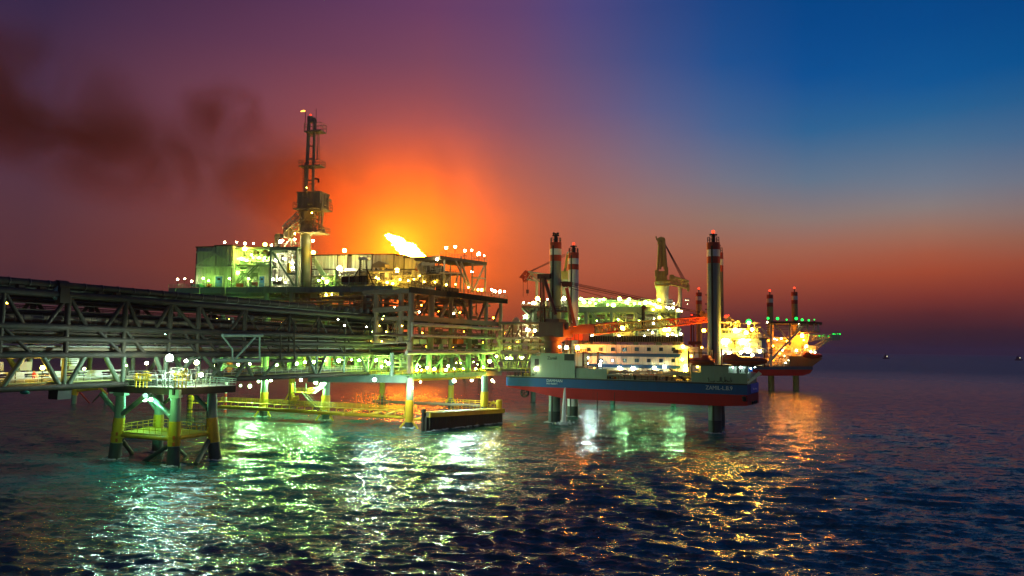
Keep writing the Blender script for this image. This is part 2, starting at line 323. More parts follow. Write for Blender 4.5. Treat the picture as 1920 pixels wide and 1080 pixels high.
# ------------------------------------------------------------------ sea
def make_sea():
    rs = [22.0]
    while rs[-1] < 14000: rs.append(rs[-1]+max(.30, 1.15*rs[-1]**2/(F*HC)))
    rs = np.array(rs); nc = 820; th = np.linspace(R_(-58), R_(58), nc)
    Rr, T = np.meshgrid(rs, th, indexing='ij'); x = Rr*np.sin(T); y = Rr*np.cos(T)
    cell = np.maximum(np.gradient(rs)[:, None], Rr*(th[1]-th[0]))
    rg = np.random.RandomState(5); n = 84; dx = np.zeros_like(x); dy = np.zeros_like(x); dz = np.zeros_like(x)
    lam = np.exp(np.linspace(np.log(1.1), np.log(13), n)); ang = R_(80)+rg.normal(0, .38, n)
    ak = .36*np.sqrt(2/n)*np.where(lam > 3.2, .42, 1.12)
    for i in range(n):
        k = 2*math.pi/lam[i]; a = ak[i]/k*rg.uniform(.6, 1.4); kx, ky = math.cos(ang[i]), math.sin(ang[i])
        ph = k*(x*kx+y*ky)+rg.uniform(0, 6.28)
        wt = np.clip((lam[i]/cell-2.2)/2.0, 0, 1)*a
        # gusts: patches of rougher and smoother water
        dz += wt*np.sin(ph); c = wt*np.cos(ph)*.85; dx += c*kx; dy += c*ky
    gust = 1+.28*np.sin(x*.031+y*.017+1.3)*np.sin(y*.043-x*.012)+.15*np.sin(x*.083-y*.06)
    v = np.stack([x+dx*gust, y+dy*gust, dz*gust], -1).reshape(-1, 3)
    nr = len(rs); idx = np.arange(nr*nc).reshape(nr, nc)
    f = np.stack([idx[:-1, :-1], idx[:-1, 1:], idx[1:, 1:], idx[1:, :-1]], -1).reshape(-1, 4)[:, ::-1]
    me = bpy.data.meshes.new('sea'); me.vertices.add(len(v)); me.vertices.foreach_set('co', v.astype(np.float32).ravel())
    me.loops.add(f.size); me.loops.foreach_set('vertex_index', f.astype(np.int32).ravel()); me.polygons.add(len(f))
    me.polygons.foreach_set('loop_start', np.arange(0, f.size, 4, dtype=np.int32)); me.polygons.foreach_set('use_smooth', np.ones(len(f), dtype=bool))
    me.update(calc_edges=True); me.validate()
    o = bpy.data.objects.new('sea', me); col.objects.link(o); o['kind'] = 'structure'; o['label'] = 'dark choppy sea under the platforms'
    m = bpy.data.materials.new('sea_water'); m.use_nodes = True; nt = m.node_tree; N = nt.nodes; L = nt.links; b = N['Principled BSDF']
    b.inputs['Base Color'].default_value = (.014, .095, .088, 1); b.inputs['Roughness'].default_value = .13; b.inputs['IOR'].default_value = 1.33; b.distribution = 'GGX'
    g = N.new('ShaderNodeNewGeometry'); last = g.outputs['Normal']
    for s, k, sy in ((.9, .9, 3.2), (3.0, 1.0, 2.6), (8.0, .75, 2.0)):
        mp = N.new('ShaderNodeMapping'); mp.inputs['Rotation'].default_value = (0, 0, R_(-16)); mp.inputs['Scale'].default_value = (1/sy, 1, 1)
        L.new(g.outputs['Position'], mp.inputs['Vector']); t = N.new('ShaderNodeTexNoise'); t.inputs['Scale'].default_value = s; t.inputs['Detail'].default_value = 2; t.inputs['Distortion'].default_value = .4
        L.new(mp.outputs[0], t.inputs['Vector'])
        v1 = N.new('ShaderNodeVectorMath'); v1.operation = 'SUBTRACT'; v1.inputs[1].default_value = (.5, .5, .5); L.new(t.outputs['Color'], v1.inputs[0])
        v2 = N.new('ShaderNodeVectorMath'); v2.operation = 'MULTIPLY'; v2.inputs[1].default_value = (k*1.25, k*1.9, 0); L.new(v1.outputs[0], v2.inputs[0])
        v3 = N.new('ShaderNodeVectorMath'); v3.operation = 'ADD'; L.new(last, v3.inputs[0]); L.new(v2.outputs[0], v3.inputs[1]); last = v3.outputs[0]
    ds = N.new('ShaderNodeVectorMath'); ds.operation = 'DISTANCE'; ds.inputs[1].default_value = (20, 120, 0); L.new(g.outputs['Position'], ds.inputs[0])
    rr = N.new('ShaderNodeMapRange'); rr.inputs['From Min'].default_value = 280; rr.inputs['From Max'].default_value = 900; rr.inputs['To Min'].default_value = .16; rr.inputs['To Max'].default_value = .42; L.new(ds.outputs['Value'], rr.inputs['Value']); L.new(rr.outputs[0], b.inputs['Roughness'])
    v4 = N.new('ShaderNodeVectorMath'); v4.operation = 'NORMALIZE'; L.new(last, v4.inputs[0]); last = v4.outputs[0]
    L.new(last, b.inputs['Normal']); me.materials.append(m)
make_sea()

# ------------------------------------------------------------------ flare, its boom, smoke
YF = 480.0
tip = at(799, 482, YF); base = Vector((tip.x+34, YF+26, 2))
ft = thing('flare_tripod', 'far flare boom behind the clad process houses, a long white flame blowing off its tip', 'gas flare', (base.x, base.y, 0))
b = MB(); top = tip+Vector((0, 0, -1.5))
boom(b, (base.x, base.y, 24), top, 6, 1.6, 6, 1.6, 12, .28, (0, 1, 0)); b.build('boom_lattice', 'pipe_brown', ft)
MB().path([(base.x, base.y, 24), top-Vector((.5, 0, .6)), tip-Vector((0, 0, .2))], .45).build('flare_pipe', 'pipe_brown', ft)
for sx, sy in ((-8, -8), (8, -8), (0, 9)):
    MB().tube((base.x+sx*1.2, base.y+sy*1.2, -1), (base.x+sx*.4, base.y+sy*.4, 24), 1.0).build('leg', 'steel', ft)
MB().par((base.x-6, base.y-6, 23.6), (12, 0, 0), (0, 12, 0), (0, 0, .8)).build('deck', 'steel', ft)
MB().tube(tip-Vector((0, 0, 1.6)), tip+Vector((-.5, 0, .3)), .7, 10, .95).build('flare_tip', 'dark', ft)
# flame: rings along a wind-bent axis
ue = [(800, 482), (795, 478), (790, 473), (784, 466), (779, 460), (774, 456), (768, 455), (763, 454), (757, 449.5), (752, 445.5), (748, 443.5), (741, 442.5), (735, 440.8), (731, 440), (727, 443.5)]
le = [(798.5, 484), (788, 483.5), (778, 483), (770, 482), (762, 480), (756, 478.5), (752, 476), (748, 472.5), (745, 469.5), (741, 463), (738, 457.5), (735, 455), (733, 452.5), (729, 450.5), (725, 447)]
fr = random.Random(3); vs = []; fs = []; nn = 14; sub = 3
def lerp2(e, t):
    i = min(int(t), len(e)-2); f = t-i; return (e[i][0]*(1-f)+e[i+1][0]*f, e[i][1]*(1-f)+e[i+1][1]*f)
nrg = (len(ue)-1)*sub+1
for i in range(nrg):
    A, B_ = at(*lerp2(ue, i/sub), YF), at(*lerp2(le, i/sub), YF); c = (A+B_)/2; h = (A-B_)/2; a = Vector((0, 1, 0))*h.length*.8
    c = c+Vector((0, fr.uniform(-.5, .5), 0)); j_ = fr.uniform(.9, 1.1)
    for k in range(nn):
        t = 2*math.pi*k/nn; f = j_*(1+.22*(fr.random()-.5)); vs.append(c+h*math.cos(t)*f+a*math.sin(t)*f)
for i in range(nrg-1):
    for k in range(nn): fs.append((i*nn+k, i*nn+(k+1) % nn, (i+1)*nn+(k+1) % nn, (i+1)*nn+k))
fs += [tuple(reversed(range(nn))), tuple(range((nrg-1)*nn, nrg*nn))]
emit('flame_light', (1, .20, .009), FLAME)
MB().add(vs, fs, True).build('flame', 'flame_light', ft)
for u, v, r in ((724, 441.5, .5), (737, 459, .55), (729, 438.5, .35)): MB().ball(at(u, v, YF), r*1.2, 5, 8, 1.7, .8, .8).build('flame_tongue', 'flame_light', ft)

def volume_body(name, label, c, size, rot, dens, colr, absorb, falloff, noise=None, step=1.0, pw=1.0, aniso=0.0, hollow=0.0):
    b = MB().ball((0, 0, 0), 1.0, 14, 24); o = b.build(name, None, None); o.location = c; o.scale = size; o.rotation_euler = rot
    o['kind'] = 'stuff'; o['label'] = label
    m = bpy.data.materials.new(name); m.use_nodes = True; nt = m.node_tree; N = nt.nodes; L = nt.links; N.remove(N['Principled BSDF'])
    pv = N.new('ShaderNodeVolumePrincipled'); pv.inputs['Color'].default_value = (*colr, 1); pv.inputs['Absorption Color'].default_value = (*absorb, 1); pv.inputs['Anisotropy'].default_value = aniso
    tc = N.new('ShaderNodeTexCoord'); ln = N.new('ShaderNodeVectorMath'); ln.operation = 'LENGTH'; L.new(tc.outputs['Object'], ln.inputs[0])
    mr = N.new('ShaderNodeMapRange'); mr.interpolation_type = 'SMOOTHSTEP'; mr.inputs['From Min'].default_value = 1.0; mr.inputs['From Max'].default_value = falloff
    L.new(ln.outputs['Value'], mr.inputs['Value']); d = mr.outputs[0]
    def mt(op, a, bv):
        n = N.new('ShaderNodeMath'); n.operation = op; L.new(a, n.inputs[0])
        if isinstance(bv, (int, float)): n.inputs[1].default_value = bv
        else: L.new(bv, n.inputs[1])
        return n.outputs[0]
    if pw != 1: d = mt('POWER', d, pw)
    if hollow:
        mh = N.new('ShaderNodeMapRange'); mh.interpolation_type = 'SMOOTHSTEP'; mh.inputs['From Max'].default_value = hollow; mh.inputs['To Min'].default_value = .06; L.new(ln.outputs['Value'], mh.inputs['Value']); d = mt('MULTIPLY', d, mh.outputs[0])
    if noise:
        g = N.new('ShaderNodeNewGeometry'); t = N.new('ShaderNodeTexNoise'); t.inputs['Scale'].default_value = noise[0]; t.inputs['Detail'].default_value = 4; t.inputs['Roughness'].default_value = .55; t.inputs['Distortion'].default_value = .6
        L.new(g.outputs['Position'], t.inputs['Vector']); m2 = N.new('ShaderNodeMapRange'); m2.inputs['From Min'].default_value = noise[1]; m2.inputs['From Max'].default_value = noise[2]
        L.new(t.outputs['Fac'], m2.inputs['Value']); d = mt('MULTIPLY', d, m2.outputs[0])
    d = mt('MULTIPLY', d, dens); L.new(d, pv.inputs['Density'])
    L.new(pv.outputs[0], N['Material Output'].inputs['Volume']); m.cycles.volume_sampling = 'MULTIPLE_IMPORTANCE'; m.cycles.volume_step_rate = step
    o.data.materials.append(m); return o
SMOKE()

# ------------------------------------------------------------------ evening haze over the sea
hz = MB().par((-15500, -60, -3), (31000, 0, 0), (0, 15200, 0), (0, 0, 125)).build('haze', None, None)
hz['kind'] = 'stuff'; hz['label'] = 'thin dusk haze over the sea'
m = bpy.data.materials.new('haze'); m.use_nodes = True; N = m.node_tree.nodes; N.remove(N['Principled BSDF'])
pv = N.new('ShaderNodeVolumePrincipled'); pv.inputs['Color'].default_value = (.85, .70, .70, 1); pv.inputs['Density'].default_value = .95e-4
m.node_tree.links.new(pv.outputs[0], N['Material Output'].inputs['Volume']); hz.data.materials.append(m)
# ------------------------------------------------------------------ pipe bridge over the support jacket
P0 = at(0, 729, 116.0); P1 = at(770, 696, 224.0)
BR = Plane(P0, P1-P0); BW = 9.0; S0 = -30.0; S1 = (P1-P0).length-1.5
def bs(u, v, off=0): return BR.sz(u, v, off)[0]
ZL = {'top': 30.6, 'c1': 29.0, 'c2': 23.6, 'c3': 21.6, 'c4': 18.95, 'c5': 13.75}
pb = thing('pipe_bridge', 'long dark trussed pipe bridge running over the yellow-legged support jacket', 'bridge', BR.w(0, ZL['c4']))
wb = thing('walkway_bridge', 'brightly lit lower walkway bridge hanging under the dark pipe bridge', 'bridge', BR.w(0, 13))
for off in (0, BW):
    for k, r in (('c1', .6), ('c2', .58), ('c3', .5), ('c4', .55)):
        MB().tube(BR.w(S0, ZL[k], off), BR.w(S1, ZL[k], off), r, 10).build('chord', 'steel_dark', pb)
    MB().tube(BR.w(S0, ZL['c5'], off), BR.w(S1, ZL['c5'], off), .55, 10).build('chord', 'steel_dark', wb)
us = [-170, -95, 2, 126, 234, 319, 372, 459, 543, 597, 648, 695, 737]
pst = [bs(u, 600) for u in us]
for i, s in enumerate(pst):
    r = .5 if i < 8 else .26
    for off in (0, BW):
        MB().tube(BR.w(s, ZL['c2'], off), BR.w(s, ZL['c1'], off), r, 8).build('post', 'steel', pb)
        MB().tube(BR.w(s, ZL['c4'], off), BR.w(s, ZL['c2'], off), r*.85, 8).build('post', 'steel', pb)
    for z in (ZL['c1'], ZL['c2'], ZL['c4']):
        MB().tube(BR.w(s, z, 0), BR.w(s, z, BW), .32, 8).build('cross_beam', 'steel_dark', pb)
    if i < len(pst)-1:
        e = pst[i+1]; m = (s+e)/2; r2 = .36 if i < 7 else .2
        if i < 7:
            segs = [((s, ZL['c1']), (s+(e-s)*.34, ZL['c2'])), ((e, ZL['c1']), (e-(e-s)*.34, ZL['c2']))] if i != 5 else [((s, ZL['c1']), (e, ZL['c2']))]
        else: segs = [((s, ZL['c1']-1), (s+(e-s)*.35, ZL['c2'])), ((e, ZL['c1']-1), (e-(e-s)*.35, ZL['c2']))]
        for off in (0, BW):
            for a, c in segs: MB().tube(BR.w(*a, off), BR.w(*c, off), r2, 8).build('brace', 'steel', pb)
            MB().tube(BR.w(m if i % 2 else s, ZL['c2'], off), BR.w(e if i % 2 else m, ZL['c4'], off), r2*.85, 8).build('brace', 'steel_dark', pb)
        MB().tube(BR.w(s, ZL['c1'], BW if i % 2 else 0), BR.w(e, ZL['c1'], 0 if i % 2 else BW), .2, 6).build('brace', 'steel_dark', pb)
# long pipes: (height, offset, radius, from, to)
for z, off, r, a, c, mt in [(ZL['top'], .4, .58, S0, bs(590, 572), 'steel_dark'), (30.5, 2.6, .5, S0, S1, 'steel_dark'), (30.3, 4.8, .42, S0, S1, 'pipe_grey'), (30.4, 7, .5, S0, S1, 'steel_dark'),
                        (27.3, .2, .11, S0, S1, 'steel'), (26.3, .2, .11, S0, S1, 'steel'), (27.3, BW-.2, .10, S0, S1, 'steel'), (26.3, BW-.2, .10, S0, S1, 'steel'),
                        (24.9, 1.6, .62, S0, S1, 'pipe_brown'), (24.7, 3.2, .45, S0, S1, 'pipe_grey'), (25.4, 5.0, .7, S0, S1, 'steel_dark'), (24.6, 7.0, .4, S0, S1, 'pipe_grey'), (24.5, 8.2, .25, S0, S1, 'pipe_grey'),
                        (20.4, .9, .16, S0, S1, 'pipe_grey'), (19.9, 2.0, .36, S0, S1, 'pipe_brown'), (20.0, 3.4, .45, S0, S1, 'pipe_grey'), (20.1, 5.1, .5, S0, S1, 'pipe_grey'), (19.9, 7.2, .38, S0, S1, 'pipe_grey'),
                        (22.4, 2.4, .3, S0, S1, 'pipe_grey'), (22.5, 4.4, .36, S0, S1, 'pipe_grey'), (22.4, 6.6, .3, S0, S1, 'pipe_grey')]:
    MB().tube(BR.w(a, z, off), BR.w(c, z, off), r, 10).build('pipe', mt, pb)
gr = MB()
for k in range(60):
    s = S0+(S1-S0)*k/60
    for z in (23.9, 19.3): gr.beam(BR.w(s, z, .5), BR.w(s, z, BW-.5), .2, .3)
gr.build('grating', 'steel_dark', pb)
for z, o0, o1 in ((23.0, 2.2, 8.6), (21.0, 3.2, 8.6), (18.5, .8, 8.4)): MB().par(BR.w(S0, z, o0), BR.d*(S1-S0), BR.n*(o1-o0), UP*.12).build('floor_plate', 'steel_dark', pb)
for z, off, r in ((28.2, 8.3, .35), (25.9, 3.6, .3), (26.0, 6.2, .45), (22.6, .9, .22), (20.9, .5, .16), (19.6, 6.2, .3), (24.4, 5.9, .3)): MB().tube(BR.w(S0, z, off), BR.w(S1, z, off), r, 8).build('pipe', 'steel', pb)
for z, off in ((26.9, 7.4), (22.9, .3), (25.5, 8.9)): MB().par(BR.w(S0, z, off), BR.d*(S1-S0), BR.n*.6, UP*.14).build('cable_tray', 'steel', pb)
for z, h, n_ in ((21.95, .6, 15), (19.5, .8, 17)):
    for k in range(n_):
        s = S0+(S1-S0)*(k+.12)/n_; MB().par(BR.w(s, z, 8.75), BR.d*(S1-S0)/n_*.62, BR.n*.15, UP*h).build('side_plate', 'cladding', pb)
fl = MB()
for k in range(46):
    s = S0+(S1-S0)*(k+.5)/46
    for z, off, r in ((30.6, .4, .68), (30.4, 7, .6), (24.9, 1.6, .72), (24.7, 3.2, .55)): fl.tube(BR.w(s, z, off), BR.w(s+.14, z, off), r, 10)
o_ = fl.build('flange_rim', 'steel_mid', pb); o_['kind'] = 'stuff'
rl = MB(); rl.rail(BR.w(S0, 24.2, -.1), BR.w(bs(540, 600), 24.2, -.1), 1.2, 2.6, .05); rl.build('railing', 'steel', pb)
rl = MB(); rl.rail(BR.w(S0, 26.0, BW), BR.w(S1, 26.0, BW), 1.3, 2.2, .05); rl.build('railing', 'steel', pb)
# collar with a gusset plate on the top pipe
s = bs(117, 545); k = MB(); k.tube(BR.w(s-.9, 30.4, .3), BR.w(s+.9, 30.4, .3), 1.0, 12); k.par(BR.w(s-.8, 27.6, -.75), BR.d*1.6, BR.n*1.3, UP*2.6); k.build('pipe_clamp', 'steel', pb)
MB().prism([BR.w(s-1.0, 30.4, -.3), BR.w(s-2.0, 28.8, -.3), BR.w(s-1.0, 28.0, -.3)], BR.n*.6).build('gusset_plate', 'steel_green', pb)
for u in (40, 80, 190, 222): 
    s = bs(u, 542); MB().par(BR.w(s-.5, 29.5, -.1), BR.d*1.0, BR.n*.8, UP*.55).build('pipe_shoe', 'steel', pb)
cl = MB()
for a, c, v0, v1 in ((10, 120, 617, 628), (130, 232, 617, 628), (240, 320, 640, 660), (330, 400, 617, 660), (410, 540, 590, 660)): clutter(cl, BR, a, v0, c, v1, 1.5, 6.5, 24, int(a), .05, .16)
o = cl.build('small_pipe', 'pipe_grey', pb); o['kind'] = 'stuff'
# end frame of the first span
def pl(*p, off=-1.2): return [BR.pt(u, v, off) for u, v in p]
for p, r in [(((417, 629), (492, 629)), .36), (((417, 630), (436, 655), (436, 675)), .17), (((479, 632), (440, 674)), .2), (((487, 632), (487, 675)), .2), (((492, 634), (512, 668)), .13), (((526, 628), (526, 676)), .2), (((400, 676), (487, 676)), .42), (((508, 676), (552, 676)), .3), (((552, 600), (552, 680)), .22)]:
    MB().path(pl(*p), r, 8).build('end_frame', 'steel_green' if p[0][0] < 490 else 'steel', pb)
# walkway level
for u in [-100, -38] + [120, 231, 310, 372]:
    for off in (0, BW): MB().tube(BR.w(bs(u, 700), ZL['c5'], off), BR.w(bs(u, 700), ZL['c4'], off), .42, 8).build('post', 'brace_green', wb)
ends = [(-60, -38), (-10, 60)]
vs_ = [((46, 672), (2, 722)), ((78, 672), (113, 716)), ((160, 672), (127, 716)), ((196, 672), (224, 713)), ((290, 672), (309, 708)), ((362, 672), (330, 703)), ((378, 672), (420, 700)), ((-60, 680), (-30, 725)),
       ((427, 677), (392, 703)), ((452, 679), (475, 702)), ((470, 680), (440, 705)), ((532, 680), (490, 706)), ((577, 669), (592, 700)), ((611, 669), (597, 700)), ((675, 667), (688, 693)), ((704, 667), (692, 693)), ((735, 666), (718, 693))]
for (a, c) in vs_:
    pa, pc = BR.sz(*a), BR.sz(*c)
    for off in (0, BW): MB().tube(BR.w(pa[0], ZL['c4'], off), BR.w(pc[0], ZL['c5'], off), .42 if a[0] < 450 else .34, 8).build('brace', 'brace_green', wb)
for u in (593, 645, 690): MB().tube(BR.w(bs(u, 690), ZL['c5'], 0), BR.w(bs(u, 690), ZL['c4'], 0), .28, 8).build('post', 'steel_green', wb)
MB().par(BR.w(S0, 14.35, .6), BR.d*(S1-S0), BR.n*(BW-1.2), UP*.2).build('deck', 'deck_yellow', wb)
# white back parapet with openings, low plates, railing
z0, z1 = 14.6, 16.0; sE = bs(300, 700); k = MB()
for i in range(int((sE-S0)/2.4)):
    s = S0+i*2.4; k.par(BR.w(s, z0, 8.2), BR.d*2.4, BR.n*.12, UP*.45); k.par(BR.w(s, z1-.3, 8.2), BR.d*2.4, BR.n*.12, UP*.3); k.par(BR.w(s, z0+.45, 8.2), BR.d*(.5 if i % 3 else 2.4), BR.n*.12, UP*(z1-z0-.75))
k.build('parapet_panel', 'white', wb)
for a, c in ((15, 20), (55, 70), (100, 122), (190, 205)): MB().par(BR.w(bs(a, 692), 16.2, 8.6), BR.d*(bs(c, 692)-bs(a, 692)), BR.n*.3, UP*1.5).build('screen_panel', 'cladding_tan', wb)
k = MB(); k.rail(BR.w(S0, 14.55, .75), BR.w(bs(240, 700), 14.55, .75), 1.1, 2.2, .05); k.rail(BR.w(bs(310, 700), 14.55, .75), BR.w(S1, 14.55, .75), 1.1, 2.2, .05); k.build('railing', 'white', wb)
MB().rail(BR.w(sE, 14.55, 8.4), BR.w(S1, 14.55, 8.4), 1.1, 2.0, .05).build('railing', 'white', wb)
for z, off, r in ((14.75, 2.4, .22), (14.8, 3.4, .28), (14.75, 4.6, .22)): MB().tube(BR.w(S0, z, off), BR.w(S1, z, off), r, 8).build('pipe', 'pipe_grey', wb)
s = bs(124, 731); MB().par(BR.w(s-1.2, 11.6, .3), BR.d*2.4, BR.n*2.4, UP*1.7).build('junction_box', 'dark', wb)
MB().ball(BR.w(bs(45, 733), 13.1, -.2), .55, 6, 10, 1.4, 1, .6).build('floodlight_housing', 'tarp_green', wb)
# white notice board hanging over the walkway
s = bs(183, 675); k = thing('notice_board', 'white notice board with dark symbol hung above the bridge walkway', 'sign', BR.w(s, 17.2, 7.4))
MB().par(BR.w(s-1.5, 16.9, 7.4), BR.d*3.4, BR.n*.1, UP*1.5).build('board', 'sign_white', k)
t = MB(); t.ball(BR.w(s-1.0, 18.0, 7.34), .22, 5, 8, 1, .2, 1); t.par(BR.w(s-1.25, 17.1, 7.3), BR.d*.5, BR.n*.05, UP*.62)
for z in (17.9, 17.6, 17.25): t.par(BR.w(s-.4, z, 7.3), BR.d*1.9, BR.n*.05, UP*.14)
t.build('lettering', 'black', k)

# ------------------------------------------------------------------ support jacket in the water
J = {'A': (214, 861), 'B': (325, 873), 'C': (404, 862), 'D': (296, 846)}
ft_ = {k: atz(*v) for k, v in J.items()}
jk = thing('support_jacket', 'four legged support jacket with yellow splash bands standing in the near water', 'jacket platform', sum(ft_.values(), Vector())/4)
LP = {'A': [(226, 738), (226, 752), (224, 783), (218.5, 829), (213.5, 866)], 'B': [(330, 742), (329.5, 760), (328, 790), (326, 836), (324, 880)], 'C': [(398, 738), (398, 752), (397.5, 783), (400.5, 829), (405, 868)], 'D': [(299, 740), (299, 755), (298, 777), (296.5, 806), (295, 850)]}
for k, pts in LP.items():
    Yk = ft_[k].y; q = [at(u, v, Yk) for u, v in pts]; q[-1] = q[-1]+(q[-1]-q[-2])*.3
    r = .78 if k != 'D' else .72; lg = MB()
    for i in range(4): lg.tube(q[i], q[i+1], r+.07*i, 16, r+.07*(i+1))
    lo = lg.build('leg', 'steel_green', jk)
    MB().tube(q[2], q[3], r+.20, 16, r+.27).build('splash_band', 'yellow', lo)
    MB().tube(q[3]-(q[3]-q[4])*.02, q[4], r+.24, 16, r+.34).build('waterline_sleeve', 'marine', lo)
    rg = MB()
    for i in (0, 1): x = q[2].lerp(q[3], .62+.2*i); rg.tube(x-UP*.12, x+UP*.12, r+.33, 16)
    rg.build('clamp_ring', 'yellow', lo)
    if k in 'AB':
        x = q[2].lerp(q[3], .55); nb = MB()
        for i in range(2): nb.par(x+Vector((.2-.35*i*0, -r-.34, -.7-1.1*i)), (.4, 0, 0), (0, .1, 0), (0, 0, .6))
        nb.build('plate', 'orange', lo)
def jp(u, v, k): return at(u, v, ft_[k].y)
def jb(a, ka, c, kc, r=.42, m='steel_green', nm='brace'): return MB().tube(jp(*a, ka), jp(*c, kc), r, 10).build(nm, m, jk)
jb((221, 775), 'A', (189, 737), 'A'); jb((229, 777), 'A', (273, 742), 'B', .5); jb((293, 768), 'D', (275, 744), 'D', .4); jb((322, 781), 'B', (283, 742), 'D', .55)
jb((390, 767), 'C', (368, 744), 'D', .42, 'dark'); jb((303, 760), 'D', (322, 744), 'D', .35)
jb((228, 824), 'A', (256, 862), 'D', .38, 'marine'); jb((316, 836), 'B', (262, 870), 'A', .38, 'marine'); jb((394, 822), 'C', (367, 870), 'B', .42, 'marine'); jb((334, 842), 'B', (352, 858), 'D', .3, 'marine')
jb((190, 737), 'A', (175, 752), 'A', .12, 'steel')
jb((226, 816), 'A', (319, 823), 'B', .38, 'yellow', 'landing_beam'); jb((335, 821), 'B', (393, 813), 'C', .38, 'yellow', 'landing_beam'); jb((222, 812), 'A', (294, 806), 'D', .3, 'yellow', 'landing_beam'); jb((300, 806), 'D', (394, 812), 'C', .3, 'yellow', 'landing_beam')
zl = jp(272, 819, 'B').z
a_, b_, c_, d_ = [Vector((jp(*p, k).x, jp(*p, k).y, zl)) for p, k in (((224, 817), 'A'), ((326, 822), 'B'), ((396, 813), 'C'), ((297, 806), 'D'))]
MB().prism([a_.lerp(b_, .04), b_, d_.lerp(b_, .3), d_.lerp(a_, .3)], UP*.15).build('landing_grating', 'yellow', jk)
MB().prism([b_, c_, d_.lerp(c_, .4), d_.lerp(b_, .31)], UP*.15).build('landing_grating', 'yellow', jk)
k = MB(); k.rails([a_+UP*.2, b_+UP*.2, c_+UP*.2], h=1.25, step=1.5, r=.05); k.rails([a_+UP*.2, d_+UP*.2, c_+UP*.2], h=1.25, step=1.5, r=.05); k.build('railing', 'yellow', jk)
k = MB(); x = jp(352, 806, 'D'); 
for i in (0, 1, 2): k.ladder(x+Vector((i*1.6, 0, -.3)), x+Vector((i*1.6, 0, 8.6)), .7, .05, .6)
for i in range(5): k.par(x+Vector((-.6, -.5, .5+i*1.7)), (4.2, 0, 0), (0, 1.2, 0), (0, 0, .06))
k.build('ladder_cage', 'steel_dark', jk)
# deck of the jacket
zd = at(285, 727, 130).z; cen = sum((Vector((p.x, p.y, 0)) for p in ft_.values()), Vector())/4
Ja, Jb, Jc, Jd = [Vector((jp(*p, k).x, jp(*p, k).y, zd-1.25)) for p, k in (((224, 735), 'A'), ((333, 738), 'B'), ((400, 735), 'C'), ((299, 735), 'D'))]
ea, eb = (Jb-Ja).normalized(), (Jc-Jb).normalized()
dk = [Ja-ea*1.4-eb*1.5, Jb+ea*.6-eb*1.3, Jc+ea*1.2+eb*2+Vector((1.5, .5, 0)), Jd+eb*4+Vector((2, 0, 0)), Jd+eb*3-ea*2]
MB().prism(dk, UP*1.2).build('deck', 'steel_dark', jk)
MB().prism([p+UP*1.21+(cen-p).normalized()*.25*Vector((1, 1, 0)).length*0 for p in dk], UP*.08).build('deck_plate', 'deck_plate', jk)
for p, kk, w_ in (((229.5, 733.5), 'A', 1.75), ((332, 737.5), 'B', 1.5)):
    x = jp(*p, kk); MB().par(x-Vector((w_/2+.1, 1.25, .75)), (w_+.2, 0, 0), (0, 1.8, 0), (0, 0, 1.45)).build('leg_cap', 'steel_green', jk)
zt = UP*1.32
k = MB(); k.rails([dk[0].lerp(dk[1], .25)+zt, dk[1]+zt, dk[2]+zt, dk[3]+zt], h=1.2, step=1.3, r=.05, mid=3); k.build('railing', 'steel_green', jk)
cl = MB(); rg = random.Random(12)
for i in range(46):
    p = dk[0].lerp(dk[1], rg.uniform(.35, .97)).lerp(dk[3].lerp(dk[2], rg.uniform(.3, .95)), rg.uniform(.05, .75))+zt
    q = p+UP*rg.uniform(.6, 3.2); cl.tube(p, q, rg.uniform(.05, .14), 6); cl.tube(q, q+(ea if rg.random() < .6 else eb)*rg.uniform(-3, 3), rg.uniform(.05, .13), 6)
o = cl.build('small_pipe', 'pipe_grey', jk); o['kind'] = 'stuff'
MB().par(dk[0]+ea*3.2+eb*.8+zt, ea*5.5, eb*2.4, UP*.9).build('pipe_trench', 'dark', jk)
for (u, v, lab) in ((268, 703, 'yellow handwheel valve manifold beside the bridge post on the jacket deck'), (341, 703, 'yellow handwheel valve manifold under the bright green flood lamp')):
    c = at(u, v, 130.5); t = thing('valve_manifold', lab, 'valves', (c.x, c.y, zd)); fm = MB(); rg = random.Random(int(u))
    for i in range(4): fm.tube(c+ea*(i*.9-1.6)-UP*(c.z-zd), c+ea*(i*.9-1.6)+UP*.3, .1, 6)
    fm.tube(c-ea*2, c+ea*2, .14, 6); fm.tube(c-ea*2-UP*.9, c+ea*2-UP*.9, .14, 6); fm.build('pipe_frame', 'yellow', t)
    for i in range(6):
        p = c+ea*rg.uniform(-1.9, 1.9)+UP*rg.uniform(-.7, 1.1)-eb*.4; dial(MB(), p, rg.uniform(.3, .5), rg.choice((-eb, UP, ea-eb)), .06).build('handwheel', 'yellow', t)
# flood lamps of the jacket
G1 = 'flood lamps on the jacket deck'
lamp(at(318, 671, 131), 'b', .62, 900, 5.0, 'glaring blue-white flood lamp over the support jacket', None, 'flood_lamp', 'flood lamp', hood=True)
lamp(at(369, 680, 133), 'g', .42, 200, 4.2, 'yellow-green flood lamp just beside the glaring blue-white one', None, 'flood_lamp', 'flood lamp', hood=True)
lamp(at(349, 677, 138), 'w', .32, 90, 4.5, 'small white lamp between the two jacket flood lamps', None, 'flood_lamp', 'flood lamp', hood=True)
lamp(at(377, 703, 133), 'w', .35, 150, 1.2, 'low white lamp at railing height on the jacket deck', None, 'flood_lamp', 'flood lamp', hood=True)
lamp(at(275, 681, 142), 'w', .3, 90, 3.5, 'white lamp above the yellow valve wheels of the jacket', None, 'flood_lamp', 'flood lamp', hood=True)
lamp(at(283, 749, 127.3), 'c', .30, 300, .7, 'pale green lamp slung beneath the jacket deck front', None, 'flood_lamp', 'flood lamp', hang=True)
